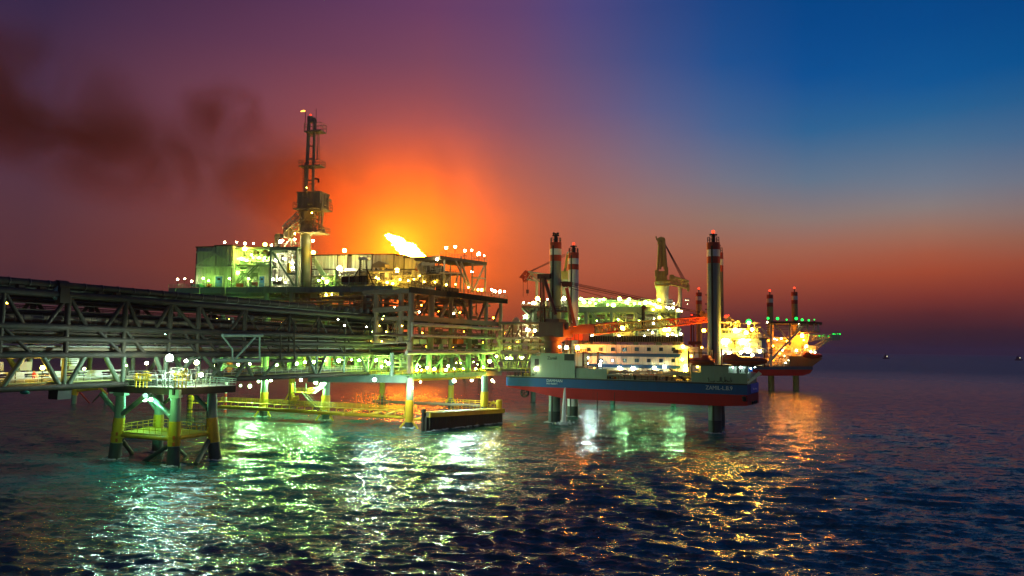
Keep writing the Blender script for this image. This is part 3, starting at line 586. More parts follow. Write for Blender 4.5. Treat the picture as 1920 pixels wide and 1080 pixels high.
lamp(at(272, 750, 141), 't', .3, 600, .7, 'small pale lamp added under the jacket deck near its bridge side', None, 'flood_lamp', 'flood lamp', hang=True)  # added lamp with no seen source, brightens the space below the deck
for u, v in ((33, 690), (79, 690), (162, 690), (240, 688), (-45, 692)): lamp(BR.pt(u, v, 1.2), 'y' if u < 100 else 'g', .30, 210, 2.4, 'small round lamp on a post along the lit bridge walkway', 'walkway post lamps', 'walkway_lamp')
for u, v in ((20, 655), (75, 655), (140, 656), (200, 656), (265, 656), (330, 656), (390, 657)): lamp(BR.pt(u, v, 5.8), 't', .13, 75, .4, 'tiny lamp hung among the pipes inside the dark bridge', 'lamps among the bridge pipes', 'pipe_lamp', hang=True)
for u, v in ((30, 623), (100, 623), (170, 624), (240, 625), (310, 626)): lamp(BR.pt(u, v, 7.6), 't', .13, 75, .4, 'tiny lamp hung among the pipes inside the dark bridge', 'lamps among the bridge pipes', 'pipe_lamp', hang=True)
lamp(BR.pt(12, 569, 9.6), 'y', .3, 20, 1.2, 'yellow bulkhead lamp behind the upper bridge railing', None, 'bulkhead_lamp')
# yellow landing frame of a jacket farther off
c = atz(141, 757, 0); t = thing('yellow_landing_frame', 'yellow pipe frame with red white pole standing in water beneath the bridge', 'landing frame', c)
Yc = c.y; 
for (pa, pc, r, mt, nm) in (((140, 737), (138, 758), .85, 'steel_green', 'leg'), ((143, 727), (139, 740), 1.15, 'yellow', 'leg_band'), ((140, 731), (186, 726), .9, 'yellow', 'beam'), ((149, 735), (168, 756), .28, 'red', 'pole'), ((190, 738), (173, 755), .18, 'steel', 'brace'), ((188, 728), (200, 740), .5, 'yellow', 'beam'), ((197, 738), (199, 757), .7, 'steel_green', 'leg')):
    MB().tube(at(*pa, Yc), at(*pc, Yc), r, 10).build(nm, mt, t)
c = at(208, 722, 150); MB().prism([at(205, 714, 150), at(213, 713, 150), at(219, 737, 150), at(205, 738, 150)], (0, 5, 0)).build('gangway_plate', 'white', jk)

# person in red on the walkway
def person(s, off, z, lab):
    o = thing('person', lab, 'person', BR.w(s, z, off)); d, n = BR.d, BR.n
    def q(x, y, h): return d*x+n*y+UP*h
    J_ = [(q(0, 0, .98), .15), (q(0, 0, 1.2), .145), (q(0, .02, 1.40), .17), (q(0, .02, 1.50), .06), (q(0, 0, 1.56), .06)]
    E = [(0, 1), (1, 2), (2, 3), (3, 4)]
    def chain(root, pts):
        p = root
        for x, r in pts: J_.append((x, r)); E.append((p, len(J_)-1)); p = len(J_)-1
        return p
    for sx in (-1, 1):
        st = .16*sx
        chain(0, [(q(.10*sx, 0, .88), .105), (q(.11*sx+st*.4, .03, .48), .075), (q(.12*sx+st, -.02*sx, .09), .055), (q(.12*sx+st+.15, 0, .05), .045)])
        w_ = chain(2, [(q(.20*sx, .02, 1.40), .075), (q(.30*sx, 0, 1.12), .055), (q(.33*sx+.10, -.05, .88), .04), (q(.33*sx+.14, -.06, .80), .035)])
        for kf in range(5): chain(w_, [(q(.33*sx+.15+.008*kf, -.10+.022*kf, .74-(.02 if kf else -.03)), .009), (q(.33*sx+.155, -.09+.018*kf, .705+.006*abs(kf-2)), .008)])
    me = bpy.data.meshes.new('body'); me.from_pydata([tuple(p) for p, _ in J_], E, []); me.materials.append(M['coverall'])
    b = bpy.data.objects.new('body', me); col.objects.link(b); b.parent = o; ORG[b.name] = ORG[o.name]
    sk = b.modifiers.new('skin', 'SKIN'); me.skin_vertices.new() if not me.skin_vertices else None
    for i, (_, r) in enumerate(J_): me.skin_vertices[0].data[i].radius = (r, r)
    me.skin_vertices[0].data[0].use_root = True
    sb = b.modifiers.new('smooth', 'SUBSURF'); sb.levels = 1; sb.render_levels = 1
    B = ORG[o.name]; h = MB(); hc = B+q(0, 0, 1.66); h.ball(hc, .105, 8, 12, .9, 1.0, 1.18); h.ball(hc-n*.10-UP*.02, .022, 4, 6)
    h.ball(hc+d*.1, .03, 4, 6); h.ball(hc-d*.1, .03, 4, 6); h.build('head', 'skin', o)
    f = MB(); [f.ball(hc+d*x-n*.095+UP*.02, .014, 4, 6) for x in (-.04, .04)]; f.tube(hc-d*.03-n*.098-UP*.06, hc+d*.03-n*.098-UP*.06, .008, 5); f.build('face', 'black', o)
    hm = MB(); hm.ball(hc+UP*.07, .13, 6, 12, 1, 1.05, .8); hm.tube(hc+UP*.045, hc+UP*.06, .15, 14); hm.build('helmet', 'yellow', o)
person(bs(92, 713), 3.9, 14.55, 'person in red coveralls and yellow helmet walking on the lit bridge walkway')
# ------------------------------------------------------------------ production platform
C0 = atz(767, 802, 0)
PL = Plane(C0, (.875, -.484)); PR = Plane(C0, (.484, .875))
pa = thing('production_platform', 'large multi-deck production platform with open brown trusses beside the pipe bridge end', 'oil platform', (C0.x, C0.y, 0))
Ld, Rd = -PL.d, PR.d
def deckslab(z, th, s_r, s_l, name, mat, o0=0.0):
    a = Vector((C0.x, C0.y, z))-Rd*o0-Ld*o0
    return MB().prism([a, a+Rd*s_r, a+Rd*s_r+Ld*s_l, a+Ld*s_l], UP*th).build(name, mat, pa)
zt0 = PR.pt(768, 548)[2]
deckslab(zt0, 1.0, 47, 17, 'main_deck', 'pipe_brown')
deckslab(PR.pt(774, 600)[2], .9, 46, 46, 'mezzanine_deck', 'pipe_brown', -.6)
deckslab(PR.pt(773, 712)[2], 1.1, 43, 60, 'cellar_deck', 'steel_green', -.4)
# right face
def pr(*p, off=0.0): return [PR.pt(u, v, off) for u, v in p]
def beamP(P, a, c, w_, h_, nm, mt, par, off=0): return MB().beam(P.pt(*a, off), P.pt(*c, off), w_, h_).build(nm, mt, par)
beamP(PR, (768, 543), (951, 565), .5, 1.5, 'edge_beam', 'steel_dark', pa, -.4)
k = MB()
for i in range(46): a = PR.pt(838+i*2.45, 546+i*.318, -.8); k.par(a, PR.d*.12, -PR.n*.5, UP*-1.5)
k.build('cantilever_rib', 'steel_dark', pa)
k = MB(); k.rail(PR.pt(772, 537.5, -.6), PR.pt(951, 560, -.6), 1.15, 1.7, .05, 3); k.build('railing', 'pipe_brown', pa)
for (a, c) in [((774, 596), (939, 608)), ((700, 582), (768, 578))]: beamP(PR if a[0] > 760 else PL, a, c, .6, 1.3, 'girder', 'pipe_brown', pa, -.25)
for u0, u1, v0, v1 in ((770, 770, 545, 700), (808, 808, 552, 662), (845, 845, 556, 662), (881, 881, 560, 662), (911, 911, 564, 660), (938, 938, 568, 655)):
    x = PR.pt(u0, 620, .6); MB().tube((x.x, x.y, PR.pt(u1, v1, .6).z), (x.x, x.y, PR.pt(u0, v0, .6).z), .85 if u0 in (770, 808) else .62, 12).build('column', 'pipe_brown' if u0 < 900 else 'cladding_tan', pa)
for a, c in (((838, 570), (824, 604)), ((852, 572), (868, 606)), ((907, 575), (894, 608)), ((935, 579), (924, 610)), ((800, 566), (782, 600)), ((868, 563), (879, 600))):
    for off in (.6, 22): MB().tube(PR.pt(*a, .6)+PR.n*(off-.6), PR.pt(*c, .6)+PR.n*(off-.6), .36, 8).build('brace', 'pipe_brown', pa)
for off in (20, 42):
    for u in (790, 830, 870, 910): x = PR.pt(u, 600, .6)+PR.n*off; MB().tube((x.x, x.y, 12), (x.x, x.y, zt0), .5, 8).build('column', 'pipe_brown', pa)
for pts, r, mt in [([(773, 607.5), (938, 617)], .50, 'cladding_tan'), ([(775, 629), (927, 634)], .38, 'cladding_tan'), ([(700, 626), (762, 629)], .38, 'pipe_brown'), ([(762, 661), (923, 661)], .55, 'cladding_tan'), ([(700, 645), (766, 641), (772, 632), (773, 607.5)], .2, 'cladding_tan'), ([(938, 600), (938, 650)], .48, 'cladding_tan'), ([(780, 622), (930, 627)], .16, 'pipe_brown'), ([(776, 655), (920, 655)], .16, 'pipe_grey')]:
    MB().path(pr(*pts, off=-1.1), r, 10).build('pipe', mt, pa)
for u in (803, 825, 845, 868, 893): MB().tube(PR.pt(u, 655, .3), PR.pt(u, 665, .3), .62, 10).build('pipe_collar', 'dark', pa)
for u in (804, 827, 878, 906):
    x, y = PR.pt(u, 645, 1.2), PR.pt(u, 662, 1.2); MB().tube(y, x, .95, 10, .5).build('stub_column', 'steel_green', pa)
    MB().tube(PR.pt(u, 661, 1.6), (PR.pt(u, 661, 1.6).x, PR.pt(u, 661, 1.6).y, 13.2), .78 if u != 827 else .5, 12).build('column', 'steel_green', pa)
for a, c in (((790, 664), (776, 690)), ((833, 664), (815, 692)), ((857, 664), (872, 690)), ((895, 664), (907, 688)), ((920, 664), (938, 694))):
    MB().tube(PR.pt(*a, .9), PR.pt(*c, .9), .3, 8).build('brace', 'steel_green', pa)
for u0, u1, mt in ((775, 786, 'cladding_tan'), (788, 800, 'cladding'), (814, 826, 'steel'), (829, 838, 'cladding_tan'), (857, 869, 'orange'), (872, 880, 'cladding'), (884, 896, 'steel')):
    t = MB().blk(PR, u0, 636, u1, 645, 2.2, 2.4); t.build('cabinet', mt, pa)
# cellar deck edge, yellow kick beam
beamP(PR, (773, 706), (914, 701), .4, 1.15, 'edge_beam', 'steel_green', pa, -.3)
beamP(PR, (773, 712.5), (914, 707), .5, .55, 'kick_beam', 'yellow', pa, -.45)
MB().rail(PR.pt(775, 701, -.2), PR.pt(914, 696, -.2), 1.1, 1.7, .05, 3).build('railing', 'yellow', pa)
beamP(PL, (578, 711), (764, 712), .5, 1.6, 'edge_beam', 'steel_green', pa, -.3)
MB().rail(PL.pt(430, 703, -.2), PL.pt(764, 703, -.2), 1.1, 1.7, .05, 3).build('railing', 'yellow', pa)
# jacket legs with yellow splash zone
def pleg(u, vw, r, ztop, y0, y1, base=None, up='steel_green'):
    p = atz(u, vw, 0); lo = MB().tube(p-UP*2, p+UP*ztop, r, 14).build('leg', up, pa)
    MB().tube(p+UP*y0, p+UP*y1, r+.14, 14).build('splash_band', 'yellow', lo)
    b = MB()
    for dx, dy in ((-1, -.4), (1, -.4), (.3, 1)): b.tube(p+UP*(y0+1.5), p+Vector((dx*2.6, dy*2.6, -.5)), .28, 8)
    b.build('stub_brace', 'yellow', lo); MB().tube(p-UP*2.2, p+UP*(y0-.1), r+.10, 14).build('waterline_sleeve', 'marine', lo)
    return p
pleg(767, 802, 1.0, 13, 1.5, 7.2); pleg(908, 789, .95, 13, 4.2, 8.4); p1 = pleg(494, 781, .98, 33, 2.6, 7.2); p2 = pleg(610, 787, 1.05, 33, 2.8, 7.0)
pleg(546, 752, 1.0, 30, 3, 9); pleg(716, 757, .9, 30, 3, 8); pleg(845, 762, .9, 30, 3, 7.5)
MB().tube(PL.pt(735, 662, -.6), PL.pt(735, 705, -.6), .55, 12).build('column', 'steel_green', pa)
for u in (706, 752): MB().tube(PL.pt(u, 542, 1), PL.pt(u, 640, 1), .75, 10).build('column', 'pipe_brown', pa)
# inner decks seen through the bridge
for z in (20.5, 27.5):
    a = Vector((C0.x, C0.y, z))+Rd*3+Ld*2; MB().prism([a, a+Rd*34, a+Rd*34+Ld*52, a+Ld*52], UP*.5).build('inner_deck', 'steel', pa)
k = MB(); clutter(k, PR, 778, 556, 932, 592, 2, 16, 90, 1, .07, .26); o = k.build('small_pipe', 'pipe_brown', pa); o['kind'] = 'stuff'
k = MB(); clutter(k, PR, 778, 612, 930, 655, 1.5, 14, 90, 2, .07, .24); o = k.build('small_pipe', 'pipe_brown', pa); o['kind'] = 'stuff'
k = MB(); clutter(k, PR, 778, 664, 910, 698, 2, 18, 80, 3, .07, .22); o = k.build('small_pipe', 'pipe_grey', pa); o['kind'] = 'stuff'
k = MB(); clutter(k, PL, 420, 662, 762, 700, 2, 16, 150, 4, .07, .24); o = k.build('small_pipe', 'pipe_grey', pa); o['kind'] = 'stuff'
k = MB(); clutter(k, PL, 440, 556, 762, 640, 1, 14, 150, 5, .07, .26); o = k.build('small_pipe', 'pipe_brown', pa); o['kind'] = 'stuff'
for i, (u, v, r, h, mt) in enumerate(((565, 694, 1.5, 3.4, 'steel_green'), (620, 693, 1.0, 3.6, 'cladding_tan'), (625, 684, .8, 2.0, 'orange'), (430, 694, .9, 3.2, 'orange'), (672, 694, 1.2, 3.2, 'steel_green'), (714, 694, .9, 3.4, 'cladding'))):
    p = PL.pt(u, v, 7); b = MB(); b.tube(p, p+UP*h, r, 14); b.ball(p+UP*h, r, 6, 14, 1, 1, .5); b.tube(p-UP*.8, p, r*.8, 10); b.build('vessel', mt, pa)
# yellow boat landing walkway and bumper
bl = thing('boat_landing', 'yellow boat landing walkway with railings low over the water under the platform', 'boat landing', atz(580, 775, 0))
q0, q1 = atz(406, 763, 2.6), atz(757, 783, 2.6); nb = Vector((.3, .95, 0))*2.2
for o_ in (Vector((0, 0, 0)), nb): MB().tube(q0+o_, q1+o_, .42, 10).build('tube_beam', 'yellow', bl)
MB().prism([q0+UP*1.5, q1+UP*1.5, q1+nb+UP*1.5, q0+nb+UP*1.5], UP*.12).build('grating', 'yellow', bl)
k = MB()
for i in range(25): x = q0.lerp(q1, i/24); k.beam(x, x+UP*1.5+nb*.1, .2, .2); k.beam(x+UP*1.4, x+nb+UP*1.4, .2, .2)
k.build('support_frame', 'yellow', bl)
MB().rail(q0+UP*1.6, q1+UP*1.6, 1.2, 1.6, .06, 3).build('railing', 'yellow', bl); MB().rail(q0+nb+UP*1.6, q1+nb+UP*1.6, 1.2, 1.6, .06, 3).build('railing', 'yellow', bl)
q2 = atz(700, 752, 3.2); q3 = atz(902, 761, 3.2)
MB().tube(q2, q3, .5, 10).build('tube_beam', 'pipe_brown', bl); MB().rail(q2+UP*.4, q3+UP*.4, 1.2, 2, .06).build('railing', 'yellow', bl)
for u in (640, 690, 720): x = atz(u, 778, 2.6); MB().tube(x, x+Vector((3, 14, .6)), .35, 8).build('cross_beam', 'yellow', bl)
# ladders / cage screens standing between the legs
for u in (672, 690, 708, 724):
    x = atz(u, 770, 1.0); MB().ladder(x, x+UP*5.6, 1.6, .12, 1.1).build('ladder', 'orange', bl)
# stair tower
st = thing('access_stair', 'yellow stair flight with landing running down to the boat landing walkway', 'stairs', atz(570, 770, 2))
a_, c_ = at(565, 736, 212), at(597, 771, 209); PS = Plane(a_, (.96, -.28)); MB().stair(a_, c_, PS, 1.6).build('flight', 'pipe_brown', st)
MB().stair(at(612, 718, 214), at(585, 738, 216), PS, 1.4).build('flight', 'white', st)
x = at(548, 737, 214); MB().par(x, (4.6, -1, 0), (.8, 3, 0), (0, 0, .25)).build('landing', 'yellow', st); k = MB(); k.rails([x+UP*.25, x+Vector((4.6, -1, .25)), x+Vector((5.4, 2, .25))], h=1.2, step=1, r=.06, mid=3); k.build('railing', 'yellow', st)
MB().path([at(546, 719, 215), at(546, 748, 215), at(560, 745, 216)], .62, 10).build('support_post', 'yellow', st)
MB().beam(at(574, 718, 214), at(574, 736, 214), .2, .2).build('hanger', 'white', st); MB().beam(at(553, 716, 214), at(553, 736, 214), .2, .2).build('hanger', 'white', st)
bf = thing('boat_bumper', 'long yellow boat bumper with black rubber fender ribs at the platform corner', 'boat fender', atz(870, 797, 0))
q0, q1 = at(801, 778, 190), at(941, 770, 214); PB = Plane(q0, q1-q0)
MB().beam(q0-PB.n*.45, q1-PB.n*.45, 1.3, 1.15).build('top_beam', 'yellow', bf)
for a, c in (((0.0), .27), (.3, .33), (.5, .54)): MB().beam(q0.lerp(q1, a)-PB.n*.1+UP*.1, q0.lerp(q1, c)-PB.n*.1+UP*.1, 1.05, 1.02).build('band', 'pipe_brown', bf)
zz = (q0.z+q1.z)/2
for i in range(40):
    x = q0.lerp(q1, .02+i*.0245); MB().par(x+PB.n*.1-UP*3.4, PB.d*.5, -PB.n*.55, UP*2.8).build('fender_rib', 'rubber', bf)
MB().prism([q0+PB.n*.2-UP*.4, q1+PB.n*.2-UP*.4, q1+PB.n*.2-UP*3.7, q0+PB.n*.2-UP*4.2], PB.n*1.2).build('fender_back', 'rubber', bf)
x = at(794.5, 767, 191); MB().tube(x, (x.x, x.y, -1), .62, 12).build('post', 'rubber', bf)
x = at(936, 750, 214); MB().tube(x, (x.x, x.y, .5), .85, 12).build('post', 'yellow', bf)
MB().prism([q0+UP*.6, q1+UP*.6, q1+PB.n*2.2+UP*.6, q0+PB.n*2.2+UP*.6], UP*.12).build('grating', 'yellow', bf)
MB().rail(q0.lerp(q1, .35)+PB.n*1.6+UP*.5, q1+PB.n*1.6+UP*.5, 1.3, 1.5, .07, 2).build('railing', 'yellow', bf)
for i in range(4): x = q0.lerp(q1, .05+.3*i); MB().tube(x-UP*1, x+PB.n*6-UP*1.6, .4, 8).build('strut', 'yellow', bf)
MB().beam(at(903, 752, 222), at(940, 757, 215), .4, .4).build('strut', 'yellow', bf); MB().beam(at(912, 770, 220), at(926, 752, 217), .35, .35).build('strut', 'yellow', bf)
t = thing('striped_pole', 'thin red and white striped pole standing behind the boat landing railing', 'pole', at(422, 775, 236)); x = at(422, 775, 236); hh = at(422, 714, 236).z-x.z
for i in range(8): MB().tube(x+UP*hh*i/8, x+UP*hh*(i+1)/8, .42, 8).build('band', 'white' if i % 2 else 'red', t)
c = at(420, 722, 240); MB().tube(c, (c.x, c.y, -1), 1.1, 12)
# yellow mooring post near the jacket
x = atz(356, 773, 0); t = thing('mooring_post', 'short yellow mooring post with round head seen past the near jacket leg', 'bollard', x); zc = at(355, 749, x.y).z
MB().tube(x-UP, (x.x, x.y, zc), .75, 12).build('post', 'yellow', t); MB().ball((x.x, x.y, zc+.3), 1.1, 8, 12, 1, 1, 1.1).build('head', 'yellow', t); MB().beam((x.x, x.y, zc-1), (x.x+5, x.y+3, zc-1.4), .4, .4).build('arm', 'yellow', t)

# ------------------------------------------------------------------ raised module deck with the clad houses
PD = Plane(at(560, 545, 224), (.97, -.24))
md = thing('module_deck', 'green-lit raised module deck carrying the clad houses above the pipe bridge', 'deck module', PD.pt(560, 549))
def pd(u, v, off=0.0): return PD.pt(u, v, off)
def wz(P, u, v, off, z): p = P.pt(u, v, off); return Vector((p.x, p.y, z))
zD = pd(520, 538).z
o, a, b, c = blk(PD, 316, 538, 736, 548.5, 0, 34); MB().par(o, a, b, c).build('deck', 'steel_green', md)
k = MB(); k.rail(o+c-PD.n*.1, o+a+c-PD.n*.1, 1.15, 1.7, .05, 3); k.build('railing', 'steel_green', md)
for u in (330, 378, 428, 470, 502, 545, 610, 662): x = o+a*((u-316)/420)-PD.n*.15; MB().par(x-UP*.4, PD.d*.35, -PD.n*.35, UP*(c.z+.3)).build('stiffener', 'steel_green', md)
for u in (340, 420, 501, 548, 640, 690):
    x = pd(u, 549, 1.2); MB().tube((x.x, x.y, 13), (x.x, x.y, o.z), .85, 12).build('column', 'steel_green', md)
MB().beam(pd(390, 562, 2), pd(560, 560, 2), .5, .6).build('girder', 'steel_green', md)
o2, a2, b2, c2 = blk(PD, 380, 550, 500, 556, 1, 10); MB().par(o2, a2, b2, c2).build('under_girder', 'steel_green', md)
k = MB(); clutter(k, PD, 505, 550, 560, 566, 1, 10, 40, 6, .06, .2); clutter(k, PD, 585, 551, 705, 572, 1, 12, 80, 7, .06, .22); o_ = k.build('small_pipe', 'pipe_grey', md); o_['kind'] = 'stuff'
MB().beam(PD.pt(602, 560, 2), PD.pt(622, 575, 2), .3, .3).build('stair_rail', 'yellow', md)
k = MB(); k.stair(pd(585, 578, 3), pd(618, 556, 3), PD, 2); k.build('stair_flight', 'yellow', md)

h1 = thing('clad_house', 'green lit corrugated process house with blue door and inverted V bracing on its front', 'building', pd(400, 536, 5))
bx = rough_box(h1, PD, 367.5, 464, 402, 538, 3, 16, 'cladding', .75); bx2 = rough_box(h1, PD, 402.2, 461.5, 435, 538, 3, 16, 'cladding', .75)
for p in (((368, 498), (401.5, 475)), ((401.5, 475), (435, 495)), ((368, 500.5), (435, 500.5)), ((402, 463), (402, 537)), ((426, 466), (426, 505)), ((368, 473), (402, 473))):
    MB().beam(PD.pt(*p[0], 2.75), PD.pt(*p[1], 2.75), .3, .55).build('brace', 'cladding', h1)
def door(t, P, u0, v0, u1, v1, off, mat='door_blue'):
    o, a, b, c = blk(P, u0, v0, u1, v1, off, .12); d = MB().par(o, a, b, c).build('door', mat, t)
    f = MB(); f.beam(o-P.d*.12, o-P.d*.12+c, .24, .2); f.beam(o+a+P.d*.12, o+a+P.d*.12+c, .24, .2); f.beam(o+c+UP*.1-P.d*.25, o+a+c+UP*.1+P.d*.25, .2, .24); f.build('frame', 'white', d)
    MB().ball(o+a*.85+c*.5-P.n*.1, .12, 4, 6).build('handle', 'steel', d); MB().par(o+a*.3+c*.62-P.n*.04, a*.4, P.n*.03, c*.2).build('window', 'glass', d)
door(h1, PD, 403.5, 518, 417, 537.5, 2.7)
h2 = thing('open_process_house', 'brightly lit open-fronted process house with a stair, pipework and second blue door', 'building', pd(470, 536, 8))
bx = rough_box(h2, PD, 436, 465, 507, 538, 13, 10, 'cladding', .75)
o, a, b, c = blk(PD, 436, 496, 507, 498.5, 5, 8); MB().par(o, a, b, c).build('gallery_deck', 'steel_green', h2); MB().rail(o+c, o+a+c, 1.1, 1.5, .05, 3).build('gallery_railing', 'steel_green', h2)
o, a, b, c = blk(PD, 436, 463.5, 507, 467, 4, 9.5); MB().par(o, a, b, c).build('canopy', 'steel_green', h2)
o, a, b, c = blk(PD, 484, 500, 505, 538, 9, 4); w_ = MB(); w_.corr(o, o+a, o.z, (o+c).z, PD.n, .7); w_.corr(o, o+b, o.z, (o+c).z, -PD.d, .7); w_.build('partition', 'cladding', h2)
door(h2, PD, 486, 518, 496, 537.5, 8.6)
k = MB(); clutter(k, PD, 438, 468, 506, 497, 6, 6, 130, 8, .06, .24); o_ = k.build('small_pipe', 'white', h2); o_['kind'] = 'stuff'
k = MB(); clutter(k, PD, 438, 500, 484, 536, 7, 5, 60, 9, .06, .2); o_ = k.build('small_pipe', 'white', h2); o_['kind'] = 'stuff'
for u, v, r in ((444, 477, 1.2), (497, 474, 1.1), (478, 472, .8)):
    MB().tube(PD.pt(u, v, 7), PD.pt(u+6, v, 7), r, 12).build('fan_drum', 'steel', h2)
for a, c in (((434, 537), (457, 515)), ((457, 515), (462, 515)), ((462, 515), (481, 496)), ((481, 496), (497, 496))):
    k = MB(); A, B = PD.pt(*a, 3.6), PD.pt(*c, 3.6)
    (k.stair(A, B, PD, 1.3) if abs(a[1]-c[1]) > 3 else k.par(A, B-A, PD.n*1.3, UP*.2).rail(A, B, 1.1)); k.build('stair_flight', 'steel_green', h2)
h3 = thing('steel_portal', 'white lit square steel portal frame with one long diagonal beside the crane pedestal', 'steel frame', pd(530, 536, 5))
for off in (3, 11):
    for p in (((508, 467), (508, 537)), ((556, 467), (556, 537)), ((506, 468), (558, 468)), ((511, 472), (552, 536)), ((538, 513.5), (556, 513.5))): MB().beam(PD.pt(*p[0], off), PD.pt(*p[1], off), .5, .55).build('beam', 'steel_green', h3)
o, a, b, c = blk(PD, 506, 463, 560, 466, 2.5, 12); MB().par(o, a, b, c).build('roof_deck', 'steel_green', h3); MB().rail(o+c, o+a+c, 1.2, 1.5, .05, 2).build('railing', 'white', h3)
MB().blk(PD, 538, 493, 543.5, 513, 4, 1.0).build('cabinet', 'yellow', h3)
k = MB(); clutter(k, PD, 509, 474, 556, 536, 5, 6, 120, 10, .06, .22); clutter(k, PD, 509, 469, 556, 476, 5, 6, 30, 11, .06, .2); o_ = k.build('small_pipe', 'white', h3); o_['kind'] = 'stuff'
bx = rough_box(h3, PD, 524, 486, 552, 537.5, 12, 5, 'white', .7, names=('back_wall', 'back_roof'))
# clad houses behind and beyond the crane
hs = [(584, 632, 479.5, 12, 'cladding', 'pale green ribbed house directly right of the crane pedestal'), (632.5, 651, 479, 12.6, 'cladding_tan', 'narrow tan ribbed house wedged between two wider clad houses'),
      (651.5, 697, 478, 15, 'cladding', 'green-yellow ribbed house behind the ladder tower'), (697.5, 738, 478, 14, 'cladding_tan', 'gold lit ribbed house behind the roof hopper'),
      (738.5, 757, 480, 16, 'cladding_tan', 'plain tan ribbed house just below the flare flame'), (757.5, 790, 484, 15, 'cladding_tan', 'low tan ribbed house nearest the base of the flame')]
for u0, u1, v0, off, mt, lab in hs:
    t = thing('clad_house', lab, 'building', pd(u0, 536, off)); rough_box(t, PD, u0, v0, u1, 540, off, 12, mt, .8)
    k = MB(); k.beam(PD.pt(u0, 505, off-.2), PD.pt(u1, 505, off-.2), .2, .35); k.build('wall_rail', 'steel', t)
t = thing('white_tank', 'white lit square tank with rounded corners standing before the clad houses', 'tank', pd(658, 519, 9))
o, a, b, c = blk(PD, 651, 503.5, 666, 519, 9, 3); k = MB(); k.par(o, a, b, c); k.tube(o+b/2-PD.d*.05, o+b/2+c-PD.d*.05, 1.5, 14); k.tube(o+a+b/2, o+a+b/2+c, 1.5, 14); k.build('shell', 'white', t); MB().beam(o-UP*2.6+a*.2+b*.5, o+a*.2+b*.5, .3, .3).build('leg', 'steel', t); MB().beam(o-UP*2.6+a*.8+b*.5, o+a*.8+b*.5, .3, .3).build('leg', 'steel', t)
t = thing('ladder_tower', 'small dark A-frame ladder tower with a bright lamp box on top', 'ladder tower', pd(680, 533, 2))
for p in (((676, 486), (674, 533)), ((686, 486), (690, 533)), ((676, 500), (655, 533)), ((686, 500), (700, 533)), ((672, 486), (690, 486)), ((674, 518), (690, 518))): MB().beam(PD.pt(*p[0], 2), PD.pt(*p[1], 2), .28, .28).build('leg', 'steel_dark', t)
MB().ladder(PD.pt(676, 533, 1.8), PD.pt(676, 486, 1.8), .8, .07, .6, PD.d).build('ladder', 'steel_dark', t); MB().blk(PD, 672, 482, 689, 486, 1.5, 2).build('lamp_box', 'white', t)
for u0, u1, v0, v1, off, mt, lab in ((641, 664, 519, 533, 3, 'crane_dark', 'dark open-topped skip on the module deck left of the ladder tower'), (666, 689, 516, 533, 3.2, 'pipe_brown', 'dark brown skip on the module deck under the ladder tower')):
    t = thing('skip', lab, 'skip', pd(u0, v1, off)); o, a, b, c = blk(PD, u0, v0, u1, v1, off, 3.5); k = MB()
    for x, y in ((o, a), (o+b, a), (o, b), (o+a, b)): k.beam(x+c/2, x+y+c/2, .12, c.z)
    k.build('side_panel', mt, t); MB().par(o, a, b, UP*.1).build('floor_panel', mt, t); k = MB()
    for i in range(5): x = o+a*(i/4)-PD.n*.15; k.beam(x, x+c, .14, .14)
    k.build('stiffener_rib', 'steel_dark', t)
t = thing('roof_hopper', 'brown hopper with sloped lid on legs before the gold ribbed house', 'hopper', pd(710, 512, 8))
o, a, b, c = blk(PD, 698, 493, 722, 501, 8, 4); MB().prism([o, o+a, o+a+c*.75, o+a*.5+c*1.5, o+c*.7], b).build('bin', 'pipe_brown', t); k = MB(); k.tube(o+a*.5+b*.5, o+a*.5+b*.5-UP*3, 1.2, 8, .4); k.build('chute', 'pipe_brown', t)
for i in (.1, .9): MB().beam(o+a*i+b*.5, o+a*i+b*.5-UP*5.5, .25, .25).build('leg', 'steel', t)
t = thing('brown_process_house', 'brown plain process house with pipes below the far lamp gantry', 'building', PR.pt(815, 531, 8)); 
rough_box(t, PD, 799, 509, 829, 535, 4, 6, 'pipe_brown', .9); k = MB(); k.tube(PD.pt(801, 504, 5), PD.pt(829, 504, 5), .95, 14); k.ball(PD.pt(801, 504, 5), .95, 6, 12); k.ball(PD.pt(829, 504, 5), .95, 6, 12); k.build('horizontal_vessel', 'pipe_brown', t)
MB().blk(PD, 779, 500, 797, 509, 6, 4).build('annex', 'orange', t); MB().blk(PD, 782, 512, 793, 534, 4, 3).build('valve_panel', 'white', t)
k = MB(); clutter(k, PD, 776, 498, 830, 536, 2.5, 3, 110, 14, .05, .2); o_ = k.build('small_pipe', 'cladding_tan', t); o_['kind'] = 'stuff'
# process skids between the houses
k0 = thing('pipe_skid', 'tangle of lit process pipework along the deck edge before the houses', 'pipework', pd(740, 535, 3)); k = MB(); clutter(k, PD, 585, 508, 770, 536, 3, 6, 170, 15, .05, .2); o_ = k.build('small_pipe', 'cladding_tan', k0); o_['kind'] = 'stuff'
for i in range(9): x = PD.pt(592+i*19, 536, 5); MB().tube(x, x+UP*(2+(i*7 % 5)*.7), .5+.1*(i % 3), 10).build('vessel', 'white' if i % 2 else 'cladding', k0)
